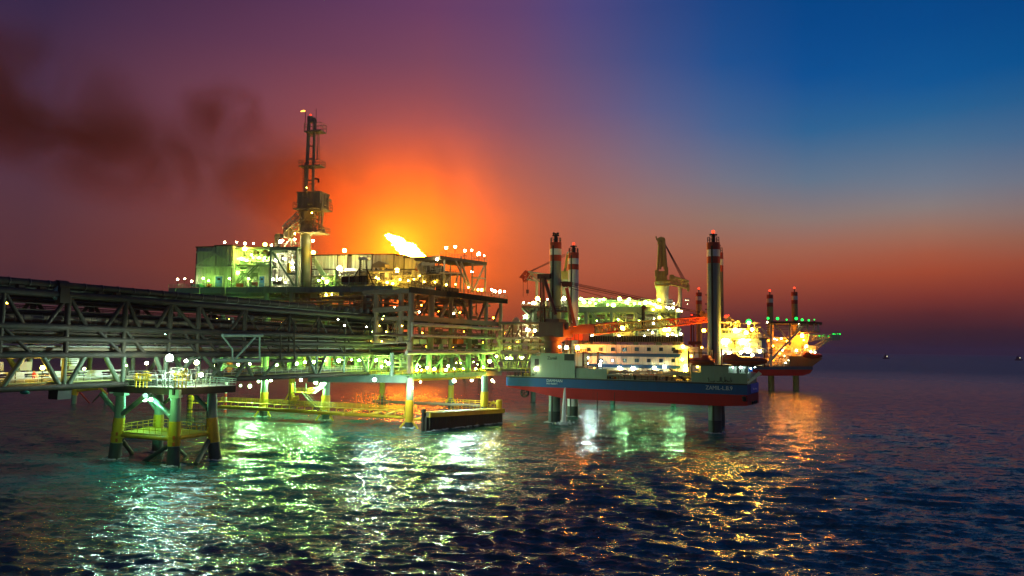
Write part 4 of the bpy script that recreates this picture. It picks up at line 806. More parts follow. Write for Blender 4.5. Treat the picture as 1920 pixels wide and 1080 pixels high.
# lamp gantry at the far corner
g = thing('lamp_gantry', 'tall open steel gantry with lamps along its flat top at the platform corner', 'steel frame', PR.pt(870, 552, 3))
for u, v0 in ((832, 482), (863.5, 481), (885, 487), (909.5, 492)):
    for off in (2, 10): x = PR.pt(u, 548, 2)+PR.n*(off-2); MB().beam(x, (x.x, x.y, PR.pt(u, v0, 2).z), .5, .5).build('post', 'cladding_tan', g)
for p in (((852, 485), (879, 541)), ((909, 496), (887, 546)), ((864, 490), (882, 540)), ((823, 512), (864, 512)), ((885, 521), (909, 522)), ((833, 535), (846, 515)), ((858, 515), (853, 545))): MB().beam(PR.pt(*p[0], 1.8), PR.pt(*p[1], 1.8), .42, .42).build('brace', 'cladding_tan', g)
a_, c_ = PR.pt(825, 479, 1.5), PR.pt(913, 491.5, 1.5)
MB().prism([a_, c_, c_+PR.n*9, a_+PR.n*9], UP*-.9).build('top_deck', 'pipe_brown', g); k = MB(); k.rail(a_, c_, 1.1, 1.5, .05, 2); k.build('railing', 'pipe_brown', g)
k = MB()
for i in range(11): x = a_.lerp(c_, (i+.3)/11)-UP*.9; k.beam(x, x+PR.n*9, .25, .5)
k.build('joist_frame', 'pipe_brown', g)
a_, c_ = PR.pt(823, 511.5, 2.5), PR.pt(864, 514, 2.5); MB().prism([a_, c_, c_+PR.n*6, a_+PR.n*6], UP*-.4).build('mid_deck', 'pipe_brown', g); MB().rail(a_, c_, 1.1, 1.4, .05, 2).build('railing', 'pipe_brown', g)
t = thing('deck_crate', 'long dark crate on the deck edge under the lamp gantry', 'crate', PR.pt(843, 548, 1)); o, a, b, c = blk(PR, 828, 539, 860, 549, .6, 2); MB().par(o, a, b, c).build('body', 'steel_dark', t); k = MB(); [k.beam(o+a*(i/6)-PR.n*.06, o+a*(i/6)+c-PR.n*.06, .12, .12) for i in range(7)]; k.build('batten', 'pipe_brown', t)
# small things along the deck edge
for u0, u1, v0, v1, mt, lab in ((387.5, 394, 532, 537.5, 'orange', 'small orange box on the deck rail left of the first blue door'), (443, 452.5, 531, 537.5, 'red', 'red box at the foot of the green lit stair'), (472, 479.5, 529.5, 535, 'red', 'red box left of the second blue door'), (511, 518, 528, 532.5, 'crane_dark', 'dark red box in the square portal frame'), (519.5, 527, 527.5, 532.5, 'crane_dark', 'dark red box beside its twin, nearer the yellow cabinet')):
    t = thing('deck_box', lab, 'box', pd(u0, v1, .8)); o, a, b, c = blk(PD, u0, v0, u1, v1, .8, 1); MB().par(o, a, b, c*.8).build('body', mt, t); MB().par(o-PD.d*.05-PD.n*.05+c*.8, a+PD.d*.1, b+PD.n*.1, c*.2).build('lid', mt, t)
t = thing('tarp_bundle', 'bundle under green tarpaulin on the small end deck', 'tarpaulin', pd(366, 537, 1)); o, a, b, c = blk(PD, 357, 532, 376, 537.5, .8, 2); MB().prism([o, o+a, o+a*.92+c*.8, o+a*.6+c, o+a*.3+c*.85, o+a*.08+c*.95], b).build('cover', 'tarp_green', t)
for i in range(3): x = o+a*(.25+.25*i)-PD.n*.04; MB().beam(x, x+c*.86, .08, .06).build('strap', 'dark', t)

# ------------------------------------------------------------------ pedestal crane with its boom at rest
PC = Plane(at(575, 560, 230), (.97, -.24))
pc = thing('pedestal_crane', 'tall dark pedestal crane tower with latticed mast behind the pipe bridge', 'crane', PC.pt(574, 565))
k = MB(); k.tube(PC.pt(572, 575), PC.pt(573, 430), 1.65, 18); k.tube(PC.pt(571, 585), PC.pt(572, 535), 1.95, 18, 1.7); k.build('pedestal', 'pedestal_green', pc)
MB().beam(PC.pt(564, 560, -1.7), PC.pt(566, 440, -1.7), .2, .2).build('cable_tray', 'steel_dark', pc)
k = MB(); k.tube(PC.pt(573.5, 436), PC.pt(574, 424), 2.3, 18); k.tube(PC.pt(574, 424), PC.pt(574.5, 412), 1.7, 18); k.tube(PC.pt(574, 416), PC.pt(574, 413), 2.4, 18); k.tube(PC.pt(574.5, 412), PC.pt(575, 398), 1.9, 18, 2.6); k.build('slew_ring', 'tower_brown', pc)
def ringdeck(P, u0, u1, v, off, dep, t, nm, mt, par, h=1.2):
    o, a, b, c = blk(P, u0, v, u1, v+2.2, off, dep); MB().par(o, a, b, c).build(nm, mt, par); r = MB(); r.rails([o+c, o+a+c, o+a+b+c, o+b+c, o+c], h=h, step=1.3, r=.07, mid=2); r.build('railing', mt, par)
ringdeck(PC, 556, 598, 433, -3.5, 7, .3, 'platform', 'tower_brown', pc, 1.6); ringdeck(PC, 549, 603, 389, -3.5, 7, .3, 'platform', 'tower_brown', pc, 1.8)
bx = rough_box(pc, PC, 558, 361, 599.5, 390, -2.8, 5.6, 'tower_brown', 1.1, 'tower_brown', ('slewing_house', 'house_roof'))
ringdeck(PC, 560, 599.5, 309, -1.8, 3.6, .3, 'platform', 'tower_brown', pc, 1.6); ringdeck(PC, 570, 601.5, 244, -1.8, 3.6, .3, 'platform', 'tower_brown', pc, 2.4)
for pp, r in (([(573.5, 362), (579.5, 228)], .55), ([(586.5, 362), (590, 228)], .45), ([(569, 362), (571.5, 306)], .15), ([(595, 300), (597, 250)], .12)):
    for off in (-.8, .8): MB().tube(PC.pt(*pp[0], off), PC.pt(*pp[1], off), r, 8).build('mast_post', 'tower_brown', pc)
k = MB()
for v in (345, 338, 316, 298, 274, 255): k.tube(PC.pt(574+(362-v)*.045, v), PC.pt(586.6+(362-v)*.026, v), .22, 6)
k.build('mast_rung', 'tower_brown', pc)
MB().ladder(PC.pt(596, 300, -1), PC.pt(597, 246, -1), .9, .07, .9, PC.d).build('ladder', 'tower_brown', pc); MB().ladder(PC.pt(569, 360, -1), PC.pt(570, 308, -1), .9, .07, .9, PC.d).build('ladder', 'tower_brown', pc)
MB().ladder(PC.pt(594, 436, -1), PC.pt(597, 392, -1), 1.2, .08, 1.2, PC.d).build('ladder', 'tower_brown', pc)
k = MB(); k.tube(PC.pt(582, 230), PC.pt(582, 219), 1.0, 8); k.beam(PC.pt(579, 226), PC.pt(592, 226), 1.4, 1.0); k.tube(PC.pt(579, 222), PC.pt(591, 222), .3, 6); k.build('sheave_block', 'tower_brown', pc)
MB().tube(PC.pt(592.5, 245), PC.pt(592.8, 204), .08, 5).build('aerial', 'dark', pc); MB().path([PC.pt(590, 335), PC.pt(597, 336), PC.pt(597.5, 342)], .28, 6).build('side_arm', 'steel_dark', pc)
k = MB(); boom(k, PC.pt(566, 404, -1), PC.pt(536, 430, -1), 3, 2.4, 2.4, 1.8, 6, .22, PC.n); k.build('boom_lattice', 'cladding_tan', pc); MB().blk(PC, 531, 427, 541, 445, -2, 3).build('boom_head', 'pipe_brown', pc)
br_ = thing('boom_rest', 'pale X-braced boom rest frame under the parked crane boom', 'steel frame', PC.pt(546, 460))
for p in (((546.5, 432), (546.5, 462)), ((536, 433), (556, 458)), ((556, 434), (533, 462)), ((532, 433), (560, 433))): MB().beam(PC.pt(*p[0], 0), PC.pt(*p[1], 0), .4, .4).build('beam', 'cladding_tan', br_)
t = thing('exhaust_stub', 'small dark exhaust box on the roof left of the crane boom', 'exhaust', PD.pt(521, 462, 8)); MB().tube(PD.pt(520, 463, 8), PD.pt(520, 441, 8), .9, 10).build('pipe', 'steel_dark', t); MB().blk(PD, 516, 438, 525, 445, 7, 2.5).build('hood', 'steel_dark', t)
t = thing('pedestal_strut', 'thick diagonal steel strut leaning from the crane pedestal to the deck', 'strut', PC.pt(600, 535)); k = MB(); k.beam(PC.pt(588, 485, 1), PC.pt(620, 536, 1), 1.0, 1.2); k.build('girder', 'steel_green', t); MB().ladder(PC.pt(586, 534, -.5), PC.pt(587, 480, -.5), .9, .07, .7, PC.d).build('ladder', 'steel_dark', t); MB().tube(PC.pt(620, 538, 1), PC.pt(620, 534, 1), 1.2, 10).build('foot', 'steel_green', t)
x = PC.pt(569, 208); t = thing('pilot_flame', 'tiny orange flame on thin stalk at the crane mast top', 'flame', x); MB().tube(x+UP*-6.4+PC.d*.75, x+PC.d*.75, .09, 5).build('stalk', 'dark', t); k = MB(); k.ball(x, .4, 5, 8, 1.7, .8, .7); k.ball(x-PC.d*.7-UP*.1, .28, 5, 8, 1.3, .7, .6); emit('pilot_light', (1, .42, .06), 4); k.build('flame', 'pilot_light', t)
lamp(PC.pt(582.5, 215.5), 'r', .32, 5, .6, 'red warning light at the top of the tall dark crane tower', None, 'warning_light', 'warning light')

# lamps of the platform
GA = 'white lamps on the module deck'; la = 'small round white lamp on a short post on the green lit module deck'
def LD(pts, c, S, lab, grp, off, r=.36, pole=1.4, P=None, **k): lamps(P or PD, off, pts, c, r, S, pole, lab, grp, **k)
LD([(335, 525), (348, 521), (360, 525)], 'w', 60, 'white lamp in the row of three on the small end deck', 'three lamps on the end deck', 1.0, .42, 1.6)
LD([(381, 523), (391, 525), (430, 523)], 'g', 190, 'small greenish lamp on the deck in front of the braced green house', 'lamps before the braced house', -.4, .26, 1.8)
LD([(421.5, 454), (442, 453.5), (461, 454.5), (477, 457.5), (510, 459.5)], 'w', 50, 'small white lamp in the row on the roof edge of the green houses', 'roof edge lamps of the green houses', 6, .3, 1.0)
lamp(PD.pt(459, 467, 3), 'y', .62, 150, 1.6, 'big yellow flood lamp at the top corner of the open process house', None, 'flood_lamp', 'flood lamp')
lamp(PD.pt(497, 458.5, 5), 'y', .55, 120, 1.0, 'big pale yellow lamp on the roof just left of the boom rest', None, 'flood_lamp', 'flood lamp')
lamp(PD.pt(526, 453, 4), 'w', .52, 120, 1.8, 'tall white lamp on the roof at the boom rest foot', None, 'flood_lamp', 'flood lamp')
LD([(532, 450), (552, 450)], 'w', 50, 'small white lamp beside the X-braced boom rest', 'lamps beside the boom rest', 3, .28, 1.8)
LD([(452, 484), (463, 486), (475, 483), (485, 482), (470, 476), (495, 485)], 'g', 110, 'greenish lamp among the pipes under the process house canopy', 'lamps under the process house canopy', 5.2, .3, .5, hang=True)
LD([(448, 510), (431, 524), (466, 524), (441, 519)], 'g', 110, 'greenish lamp lighting the wall under the gallery stair', 'lamps under the gallery stair', 5.6, .34, .5, hang=True)
LD([(512, 521.5), (523, 524), (547, 503), (549, 491), (533, 487), (537, 527), (516, 490)], 'w', 100, 'white lamp inside the square portal frame', 'lamps in the square portal frame', 4.4, .32, .8)
lamp(PC.pt(587.5, 473.5, -2), 'y', .58, 80, 1.2, 'large pale yellow lamp on the side of the crane pedestal', None, 'flood_lamp', 'flood lamp'); lamp(PC.pt(587, 451.5, -1), 'w', .36, 60, 1.6, 'white lamp on a post just right of the crane pedestal', None, 'flood_lamp', 'flood lamp')
lamp(PD.pt(646, 470, 10), 'y', .62, 130, 1.8, 'big yellow lamp on the roof of the narrow tan house', None, 'flood_lamp', 'flood lamp'); lamp(PD.pt(636.5, 503, 6), 'w', .72, 170, 4.5, 'glaring white lamp before the narrow tan house', None, 'flood_lamp', 'flood lamp')
lamp(PD.pt(744.5, 507, 8), 'y', .68, 160, 4.0, 'big yellow-white lamp before the plain tan house under the flame', None, 'flood_lamp', 'flood lamp')
LD([(607, 522), (597, 526), (622, 520), (613, 527)], 'g', 90, 'greenish white lamp at the foot of the pale green ribbed house', 'lamps by the pale green house', 4, .36, 1.6)
LD([(706, 522), (710, 525), (727.5, 527), (751, 522), (776, 523), (795, 527), (815, 530), (764, 527), (788, 518), (735, 530)], 'y', 85, 'yellow-white lamp in the row along the deck before the tan houses', 'lamps before the tan houses', 2.4, .34, 1.5)
LD([(620, 554), (634, 567), (612, 552.5)], 'y', 80, 'pale lamp hung under the module deck right of the crane pedestal', 'lamps under the module deck', 3, .34, .8, hang=True)
LD([(835, 465), (855, 464.5), (870.5, 468), (885, 471), (908, 477)], 'w', 40, 'small white lamp in the row on top of the lamp gantry', 'lamps on the gantry top', 3, .30, 2.2, PR)
lamp(PR.pt(897.5, 476.5, 3), 'w', .58, 110, 1.9, 'largest white lamp on top of the lamp gantry', None, 'flood_lamp', 'flood lamp')
LD([(887, 508), (818, 488)], 'w', 80, 'white lamp on the frame below the gantry top', 'lamps below the gantry top', 2, .38, 1.2, PR)
LD([(836, 534), (856, 534), (878, 538), (895, 542), (903, 542.5)], 'y', 70, 'white lamp along the deck edge under the lamp gantry', 'lamps under the gantry', .4, .38, 1.4, PR)
LD([(922, 545), (926, 547.5), (937, 546.5), (947, 548)], 'w', 70, 'white lamp on a post at the far deck corner', 'lamps at the far deck corner', .2, .40, 1.6, PR)
LD([(812, 572), (740, 576), (634, 599), (646, 610), (687, 613), (786, 585), (850, 588)], 'w', 60, 'small white lamp between the platform decks', 'lamps between the decks', 1.5, .22, .6, PR, hang=True)
rg = random.Random(4)
for i in range(60):
    u, v = rg.uniform(400, 755), rg.choice((585, 592, 598, 605, 611, 622, 640)); lamp(PL.pt(u, v, rg.uniform(0, 5)), rg.choice('yyg'), .16, 60, .4, 'tiny bulkhead lamp glimpsed through the upper truss of the pipe bridge', 'bulkhead lamps behind the bridge truss', 'bulkhead_lamp', hang=True)
LD([(779, 692), (788, 692), (801, 692), (816, 692), (837, 691), (854, 691), (869, 690), (894, 690), (908, 690)], 'g', 260, 'white lamp in the row along the lit cellar deck edge', 'lamps along the cellar deck', -.9, .42, 1.2, PR)
LD([(782, 683), (839, 684), (855, 678), (863, 682), (886, 680), (895, 682), (904, 688), (787, 688)], 'g', 70, 'white lamp hung under the pipes above the cellar deck', 'lamps above the cellar deck', 2.5, .34, .8, PR, hang=True)
LD([(402, 683), (446, 682), (494, 680), (555, 679), (572, 679), (590, 678), (608, 678), (634, 675), (658, 677), (672, 676), (706, 676), (721, 676), (715, 685), (729, 684), (470, 684), (520, 683)], 'g', 260, 'white lamp lighting the cellar deck behind the lower bridge truss', 'lamps behind the lower bridge', 1.0, .38, 1.6, PL)
LD([(452, 721.5), (470, 722), (487, 714), (509, 715.5), (563, 714), (581, 710), (591, 714)], 'c', 1300, 'lamp hung under the cellar deck over the boat landing', 'lamps under the cellar deck', .5, .36, .6, PL, hang=True)
LD([(700, 713), (790, 716), (850, 716), (924, 714), (886, 711)], 'b', 1800, 'pale lamp slung under the cellar deck edge by the corner leg', 'lamps under the deck corner', 1.5, .34, .7, PR, hang=True)

LD([(790, 572), (822, 584), (862, 586), (900, 590), (925, 596), (792, 624), (830, 640), (870, 622), (905, 642), (800, 650), (850, 652)], 'o', 90, 'small orange lamp added behind the pipes to warm the open platform side', 'orange lamps added behind the platform side pipes', 3.2, .2, .6, PR, hang=True)  # orange lamps added to tint the open platform side

lamp(PR.pt(771, 727, -2.2), 'w', .36, 420, .6, 'white lamp on the front of the corner leg under the deck', None, 'flood_lamp', 'flood lamp'); lamp(PR.pt(923, 713, -2.4), 'y', .36, 420, .6, 'yellow-white lamp on a bracket above the boat bumper', None, 'flood_lamp', 'flood lamp', hang=True)

lamp(PC.pt(553, 438, -2.5), 'y', .24, 150, .6, 'small yellow lamp lighting the parked boom of the dark crane tower', None, hang=True); lamp(PC.pt(585, 399, -4.6), 'y', .16, 90, .5, 'tiny yellow lamp added under the slewing house of the dark crane tower', None, hang=True); lamp(PC.pt(575, 352, -4.2), 'y', .13, 60, .5, 'tiny yellow lamp added above the slewing house of the dark crane tower', None)  # both slewing house lamps are added to brighten the dark tower

k = MB(); clutter(k, PC, 556, 360, 602, 396, -3.6, 7, 46, 51, .07, .2); clutter(k, PC, 560, 398, 594, 434, -3, 6, 40, 52, .07, .2); o_ = k.build('small_pipe', 'tower_brown', pc); o_['kind'] = 'stuff'
# ------------------------------------------------------------------ link bridge and the second platform
q0, q1 = at(925, 660, 226), at(1062, 661, 268); LB = Plane(q0, q1-q0)
lb = thing('link_bridge', 'orange lit trussed link bridge running to the platform behind the lift boat', 'bridge', q0)
for v, r, mt in ((606, .5, 'pipe_brown'), (634, .42, 'cladding_tan'), (645, .38, 'cladding_tan'), (661, .55, 'cladding_tan'), (694, .5, 'pipe_brown'), (676, .3, 'pipe_grey')):
    for off in (0, 8): MB().tube(LB.pt(936, v, 0)+LB.n*off, LB.pt(1066, v+(.5 if v < 650 else -1.5), 0)+LB.n*off, r, 10).build('chord', mt, lb)
for i in range(8):
    u = 944+i*17
    for off in (0, 8):
        MB().tube(LB.pt(u, 661)+LB.n*off, LB.pt(u, 607)+LB.n*off, .3, 8).build('post', 'pipe_brown', lb); MB().tube(LB.pt(u, 663)+LB.n*off, LB.pt(u+8.5, 693)+LB.n*off, .26, 8).build('brace', 'cladding_tan', lb); MB().tube(LB.pt(u+17, 663)+LB.n*off, LB.pt(u+8.5, 693)+LB.n*off, .26, 8).build('brace', 'cladding_tan', lb)
        MB().tube(LB.pt(u, 645)+LB.n*off, LB.pt(u+17, 607)+LB.n*off, .22, 8).build('brace', 'pipe_brown', lb)
k = MB(); k.par(LB.pt(930, 692, .5), LB.pt(1066, 692, .5)-LB.pt(930, 692, .5), LB.n*7, UP*.25); k.build('deck', 'deck_plate', lb)
k = MB(); k.rail(LB.pt(930, 692, .2), LB.pt(1066, 692, .2), 1.1, 2, .06); k.build('railing', 'cladding_tan', lb)
k = MB(); clutter(k, LB, 940, 608, 1060, 660, 1, 6, 90, 21, .08, .3); o_ = k.build('small_pipe', 'cladding_tan', lb); o_['kind'] = 'stuff'
k = MB(); k.ball(LB.pt(967.5, 602, 3), 1.3, 6, 12); k.tube(LB.pt(967.5, 604, 3), LB.pt(967.5, 628, 3), .9, 10); k.build('vessel', 'cladding_tan', lb)
MB().par(LB.pt(912, 705, 4), LB.d*9, LB.n*4, UP*1.6).build('catwalk', 'pipe_brown', lb)
LD([(988, 620), (992.5, 619.5), (1004, 619)], 'w', 70, 'white lamp in the cluster on the link bridge side', 'lamps on the link bridge', .5, .42, .8, LB, hang=True)
LD([(949, 672), (958, 671), (976, 670), (981, 669), (930, 666), (920, 678)], 'g', 90, 'lamp hung under the link bridge pipes', 'lamps under the link bridge', 2, .4, .8, LB, hang=True)
LD([(945, 625), (970, 640), (1000, 628), (955, 652)], 'o', 60, 'orange lamp inside the link bridge truss', 'orange lamps in the link bridge', 3, .25, .6, LB, hang=True)

GX = 1.3
PB2 = Plane(at(1150, 577, 272), (.985, -.17))
p2 = thing('second_platform', 'yellow-green lit platform with open truss storeys behind the lift boat', 'oil platform', PB2.pt(1150, 690))
def sb(u0, v0, u1, v1, off, dep, nm, mt, par=None): return MB().blk(PB2, u0, v0, u1, v1, off, dep).build(nm, mt, par or p2)
sb(978, 573.5, 1032, 577, 0, 26, 'main_deck', 'pipe_brown'); sb(1032, 575, 1265, 585, .3, 30, 'main_deck', 'steel_green'); sb(1262, 580, 1280, 586, 1, 22, 'main_deck', 'pipe_brown')
sb(1084, 630.5, 1281, 641, 0, 30, 'mezzanine_deck', 'pipe_brown'); sb(985, 690, 1275, 697, 1, 30, 'cellar_deck', 'steel_green'); sb(990, 615, 1278, 618, 2, 26, 'mezzanine_deck', 'steel_green')
for u in (1002, 1055, 1100, 1148, 1192, 1236, 1270):
    for off in (1, 24): x = PB2.pt(u, 585, 1)+PB2.n*(off-1); MB().tube((x.x, x.y, 12), x, .85, 10).build('column', 'steel_green', p2)
for p in (((1107, 584), (1142, 621)), ((1149, 584), (1182, 616)), ((1192, 586), (1236, 616)), ((978, 577), (1000, 598)), ((1008, 578), (985, 604)), ((980, 600), (1010, 580)), ((1032, 610), (1056, 584)), ((1236, 590), (1268, 614))):
    for off in (.5, 23): MB().tube(PB2.pt(*p[0], .5)+PB2.n*off, PB2.pt(*p[1], .5)+PB2.n*off, .5, 8).build('brace', 'steel_green', p2)
k = MB(); 
for i in range(44): k.tube(PB2.pt(1088+i*4.4, 630, -.4), PB2.pt(1088+i*4.4, 641, -.4), .3, 6)
k.build('stiffener_rib', 'steel_dark', p2)
k = MB(); k.rail(PB2.pt(978, 573.5), PB2.pt(1032, 573.5), 1.2, 1.8, .07, 3); k.rail(PB2.pt(1032, 575), PB2.pt(1265, 575), 1.2, 1.8, .07, 3); k.rail(PB2.pt(1084, 630.5), PB2.pt(1281, 630.5), 1.2, 1.8, .07, 3); k.build('railing', 'cladding', p2)
k = MB(); clutter(k, PB2, 1035, 586, 1268, 628, 2, 14, 240, 22, .09, .32); o_ = k.build('small_pipe', 'cladding', p2); o_['kind'] = 'stuff'
k = MB(); clutter(k, PB2, 1034, 560, 1262, 575, 2, 14, 190, 23, .09, .3); o_ = k.build('small_pipe', 'white', p2); o_['kind'] = 'stuff'
k = MB(); clutter(k, PB2, 980, 578, 1030, 614, 2, 14, 60, 24, .09, .3); o_ = k.build('small_pipe', 'cladding', p2); o_['kind'] = 'stuff'
k = MB(); clutter(k, PB2, 1090, 620, 1278, 631, 1, 10, 90, 25, .09, .3); o_ = k.build('small_pipe', 'cladding_tan', p2); o_['kind'] = 'stuff'
for i, (u, w_, h, mt) in enumerate(((1060, 10, 11, 'cladding'), (1085, 14, 9, 'white'), (1110, 9, 12, 'cladding'), (1140, 22, 13, 'cladding'), (1175, 10, 9, 'white'), (1205, 12, 10, 'cladding'), (1000, 8, 8, 'white'), (1018, 7, 10, 'cladding'))):
    t = thing('equipment_skid', ['pale skid box right of the striped rear leg', 'white skid box second from the striped rear leg', 'tall narrow pale skid on the second platform', 'widest pale equipment house on the second platform', 'white skid right of the widest equipment house', 'pale skid box nearest the second crane pedestal', 'white skid box under the far crane boom', 'pale skid box beside the dark crane gantry'][i], 'equipment', PB2.pt(u, 575, 6))
    rough_box(t, PB2, u, 575-h, u+w_, 576, 6, 5, mt, .7)
c2 = Plane(PB2.pt(1242, 575, 4), (.985, -.17)); cr = thing('pedestal_crane', 'gold lit crane with tall narrow mast on the second platform', 'crane', c2.pt(1242, 590))
k = MB(); k.tube(c2.pt(1242, 592), c2.pt(1242, 527), 2.2, 16); k.tube(c2.pt(1242, 545), c2.pt(1242, 530), 2.2, 16, 2.9); k.build('pedestal', 'cladding', cr)
ringdeck(c2, 1229, 1255, 534, -3, 7, .4, 'platform', 'crane_gold', cr, 1.5); ringdeck(c2, 1230, 1257, 525, -3.5, 7, .4, 'platform', 'crane_gold', cr, 1.5)
rough_box(cr, c2, 1231, 510, 1250, 526, -2.5, 5, 'crane_gold', 1, 'crane_gold', ('slewing_house', 'house_roof')); MB().blk(c2, 1228, 506, 1234, 518, -3, 2.5).build('cab', 'crane_gold', cr); MB().blk(c2, 1246, 501, 1253, 514, -2.5, 4).build('winch_house', 'crane_gold', cr); MB().blk(c2, 1256, 515, 1264, 523, -2, 3).build('machinery_box', 'crane_gold', cr)
for off in (-1.2, 1.2):
    for p in (((1233, 510), (1236.5, 452)), ((1250, 508), (1245.5, 452)), ((1238, 505), (1239, 456)), ((1246, 505), (1243, 456))): MB().tube(c2.pt(*p[0], off), c2.pt(*p[1], off), .42, 8).build('mast_post', 'crane_gold', cr)
k = MB()
for v, a, b in ((495, 1234, 1249), (473, 1235, 1247.5), (462, 1236, 1246.5)): k.beam(c2.pt(a, v), c2.pt(b, v), 2.4, .5)
k.beam(c2.pt(1240, 500), c2.pt(1241, 462), 1.6, 1.6); k.build('mast_frame', 'crane_gold', cr)
k = MB(); k.beam(c2.pt(1232.5, 456.5), c2.pt(1247, 456.5), 3, .5); k.tube(c2.pt(1237.5, 450, -1), c2.pt(1237.5, 450, 1), 1.1, 10); k.tube(c2.pt(1242, 450, -1), c2.pt(1242, 450, 1), 1.1, 10); k.path([c2.pt(1234, 451), c2.pt(1231, 449), c2.pt(1230, 443)], .25, 6); k.tube(c2.pt(1239.5, 450), c2.pt(1239.5, 442), .12, 5); k.build('mast_head', 'crane_gold', cr)
k = MB(); boom(k, c2.pt(1255, 525), c2.pt(1289, 534), 3.2, 2.4, 3, 2.6, 8, .32, c2.n); k.build('boom_lattice', 'crane_gold', cr); MB().prism([c2.pt(1287, 531, -1), c2.pt(1293, 534, -1), c2.pt(1293, 545, -1), c2.pt(1290, 547, -1), c2.pt(1286, 538, -1)], c2.n*2).build('boom_head', 'crane_gold', cr)
k = MB(); [k.tube(c2.pt(1246, 455+i, i*.5), c2.pt(1288-i*2, 530, i*.5), .09, 4) for i in range(4)]; k.build('stay_rope', 'crane_dark', cr)
t = thing('boom_rest', 'slim pale boom rest post under the gold crane boom', 'post', c2.pt(1275, 578)); k = MB(); k.tube(c2.pt(1275, 580), c2.pt(1275, 537), .75, 10); k.tube(c2.pt(1266, 575), c2.pt(1275, 562), .4, 8); k.build('post', 'cladding_tan', t); MB().beam(c2.pt(1272, 537), c2.pt(1278, 537), 3, .5).build('saddle', 'cladding_tan', t)
c3 = Plane(at(1005, 575, 290), (.985, -.17)); cr = thing('pedestal_crane', 'far crane with red tipped boom left of the striped front leg', 'crane', c3.pt(1048, 575))
k = MB(); boom(k, c3.pt(990, 517), c3.pt(1052, 526), 2.6, 2.8, 3.0, 3.0, 9, .3, c3.n); k.build('boom_lattice', 'cladding_tan', cr); k = MB(); boom(k, c3.pt(979, 525), c3.pt(992, 513), 2, 2.4, 2.2, 3, 3, .36, c3.n); k.build('boom_head', 'crane_red', cr)
k = MB(); k.tube(c3.pt(1062, 580), c3.pt(1062, 522), 2.0, 14); k.build('pedestal', 'cladding', cr); MB().blk(c3, 1050, 508, 1066, 524, -2, 5).build('slewing_house', 'crane_gold', cr)
for p in (((1056, 528), (1064.5, 474)), ((1066, 528), (1067, 474))): MB().tube(c3.pt(*p[0]), c3.pt(*p[1]), .5, 8).build('mast_post', 'crane_gold', cr)
MB().blk(c3, 1063, 472, 1072, 477, -1, 2).build('mast_head', 'white', cr)
k = MB(); [k.tube(c3.pt(988+i*2, 511, i*.4), c3.pt(1060, 476+i*2, i*.4), .08, 4) for i in range(3)]; k.build('stay_rope', 'crane_dark', cr)
k = MB(); k.tube(c3.pt(981, 524), c3.pt(981, 556), .08, 4); k.tube(c3.pt(989, 519), c3.pt(989, 554), .08, 4); k.blk(c3, 986.5, 543, 991, 550, -.5, 1); k.build('hook_rope', 'crane_dark', cr)
t = thing('boom_rest', 'thin tan boom rest post left of the dark crane gantry', 'post', c3.pt(1007, 576)); MB().tube(c3.pt(1006.5, 577), c3.pt(1006.5, 525), .6, 10).build('post', 'cladding_tan', t); MB().beam(c3.pt(1003, 525), c3.pt(1010, 525), 2.5, .5).build('saddle', 'cladding_tan', t)
LD([(981, 567), (990.5, 567.5), (998, 568), (1003, 567), (1025, 559), (1015, 566), (1020, 567)], 'w', 80, 'white lamp along the near end of the second platform deck', 'lamps at the second platform end', .3, .52, 1.4, PB2)
lamp(PB2.pt(1008, 560, 1), 'y', .85, 90, 3, 'largest lamp at the near end of the second platform, below the tan post', None, 'flood_lamp', 'flood lamp'); lamp(PB2.pt(1057.5, 560, 1), 'w', .72, 110, 3, 'round lamp between the two striped legs of the lift boat', None, 'flood_lamp', 'flood lamp')
lamp(PB2.pt(985, 594.5, .5), 'w', .66, 110, 1, 'bright lamp under the near end truss of the second platform', None, 'flood_lamp', 'flood lamp')
LD([(1088.5, 562), (1095, 568), (1106, 566), (1112, 561), (1123, 561), (1131, 560.5), (1107, 569), (1117, 568), (1162, 561.5), (1173, 566), (1180, 562), (1175, 568), (1150, 570), (1190, 568), (1200, 569), (1210, 566), (1222, 569), (1140, 571)], 'g', 90, 'bright lamp in the crowd of lamps along the second platform top deck', 'lamps on the second platform deck', 1.5, .58, 1.3, PB2)
LD([(1218, 567.5), (1235.5, 562), (1225, 579), (1238, 575), (1231, 573), (1237, 594), (1228, 570)], 'y', 110, 'yellow-green lamp round the foot of the gold crane', 'lamps round the gold crane foot', 0, .62, 1.0, PB2)
LD([(1251, 576), (1256, 577), (1264, 570), (1263, 578), (1270, 580), (1277, 582)], 'w', 80, 'white lamp on the deck end right of the gold crane', 'lamps right of the gold crane', .5, .46, 1.2, PB2)
LD([(1227, 599.5), (1224.5, 606.5), (1217, 615), (1236, 634), (1275, 626), (1260, 625), (1250, 627), (1271, 631), (1222, 625), (1110, 627), (1160, 628), (1190, 627), (1208, 628)], 'w', 80, 'white lamp on the lower decks of the second platform', 'lamps on the lower decks of the second platform', .5, .42, .9, PB2)
lamp(PB2.pt(1168, 615, -1), 'y', .95, 150, 1.5, 'glaring yellow lamp behind the crane jib lattice', None, 'flood_lamp', 'flood lamp')
lamp(PB2.pt(1246.5, 618.5, -1), 'y', .75, 130, 1.5, 'yellow lamp, first of a pair under the jib end', None, 'flood_lamp', 'flood lamp'); lamp(PB2.pt(1254, 618, -1), 'y', .68, 130, 1.5, 'yellow lamp, second of a pair, nearer the tall front leg', None, 'flood_lamp', 'flood lamp')
LD([(1050, 600), (1085, 598), (1120, 600), (1160, 600), (1200, 602), (1250, 604), (1070, 610), (1135, 606), (1180, 608)], 'g', 90, 'greenish lamp inside the truss storey of the second platform', 'lamps in the second platform truss', 5, .4, .8, PB2, hang=True)

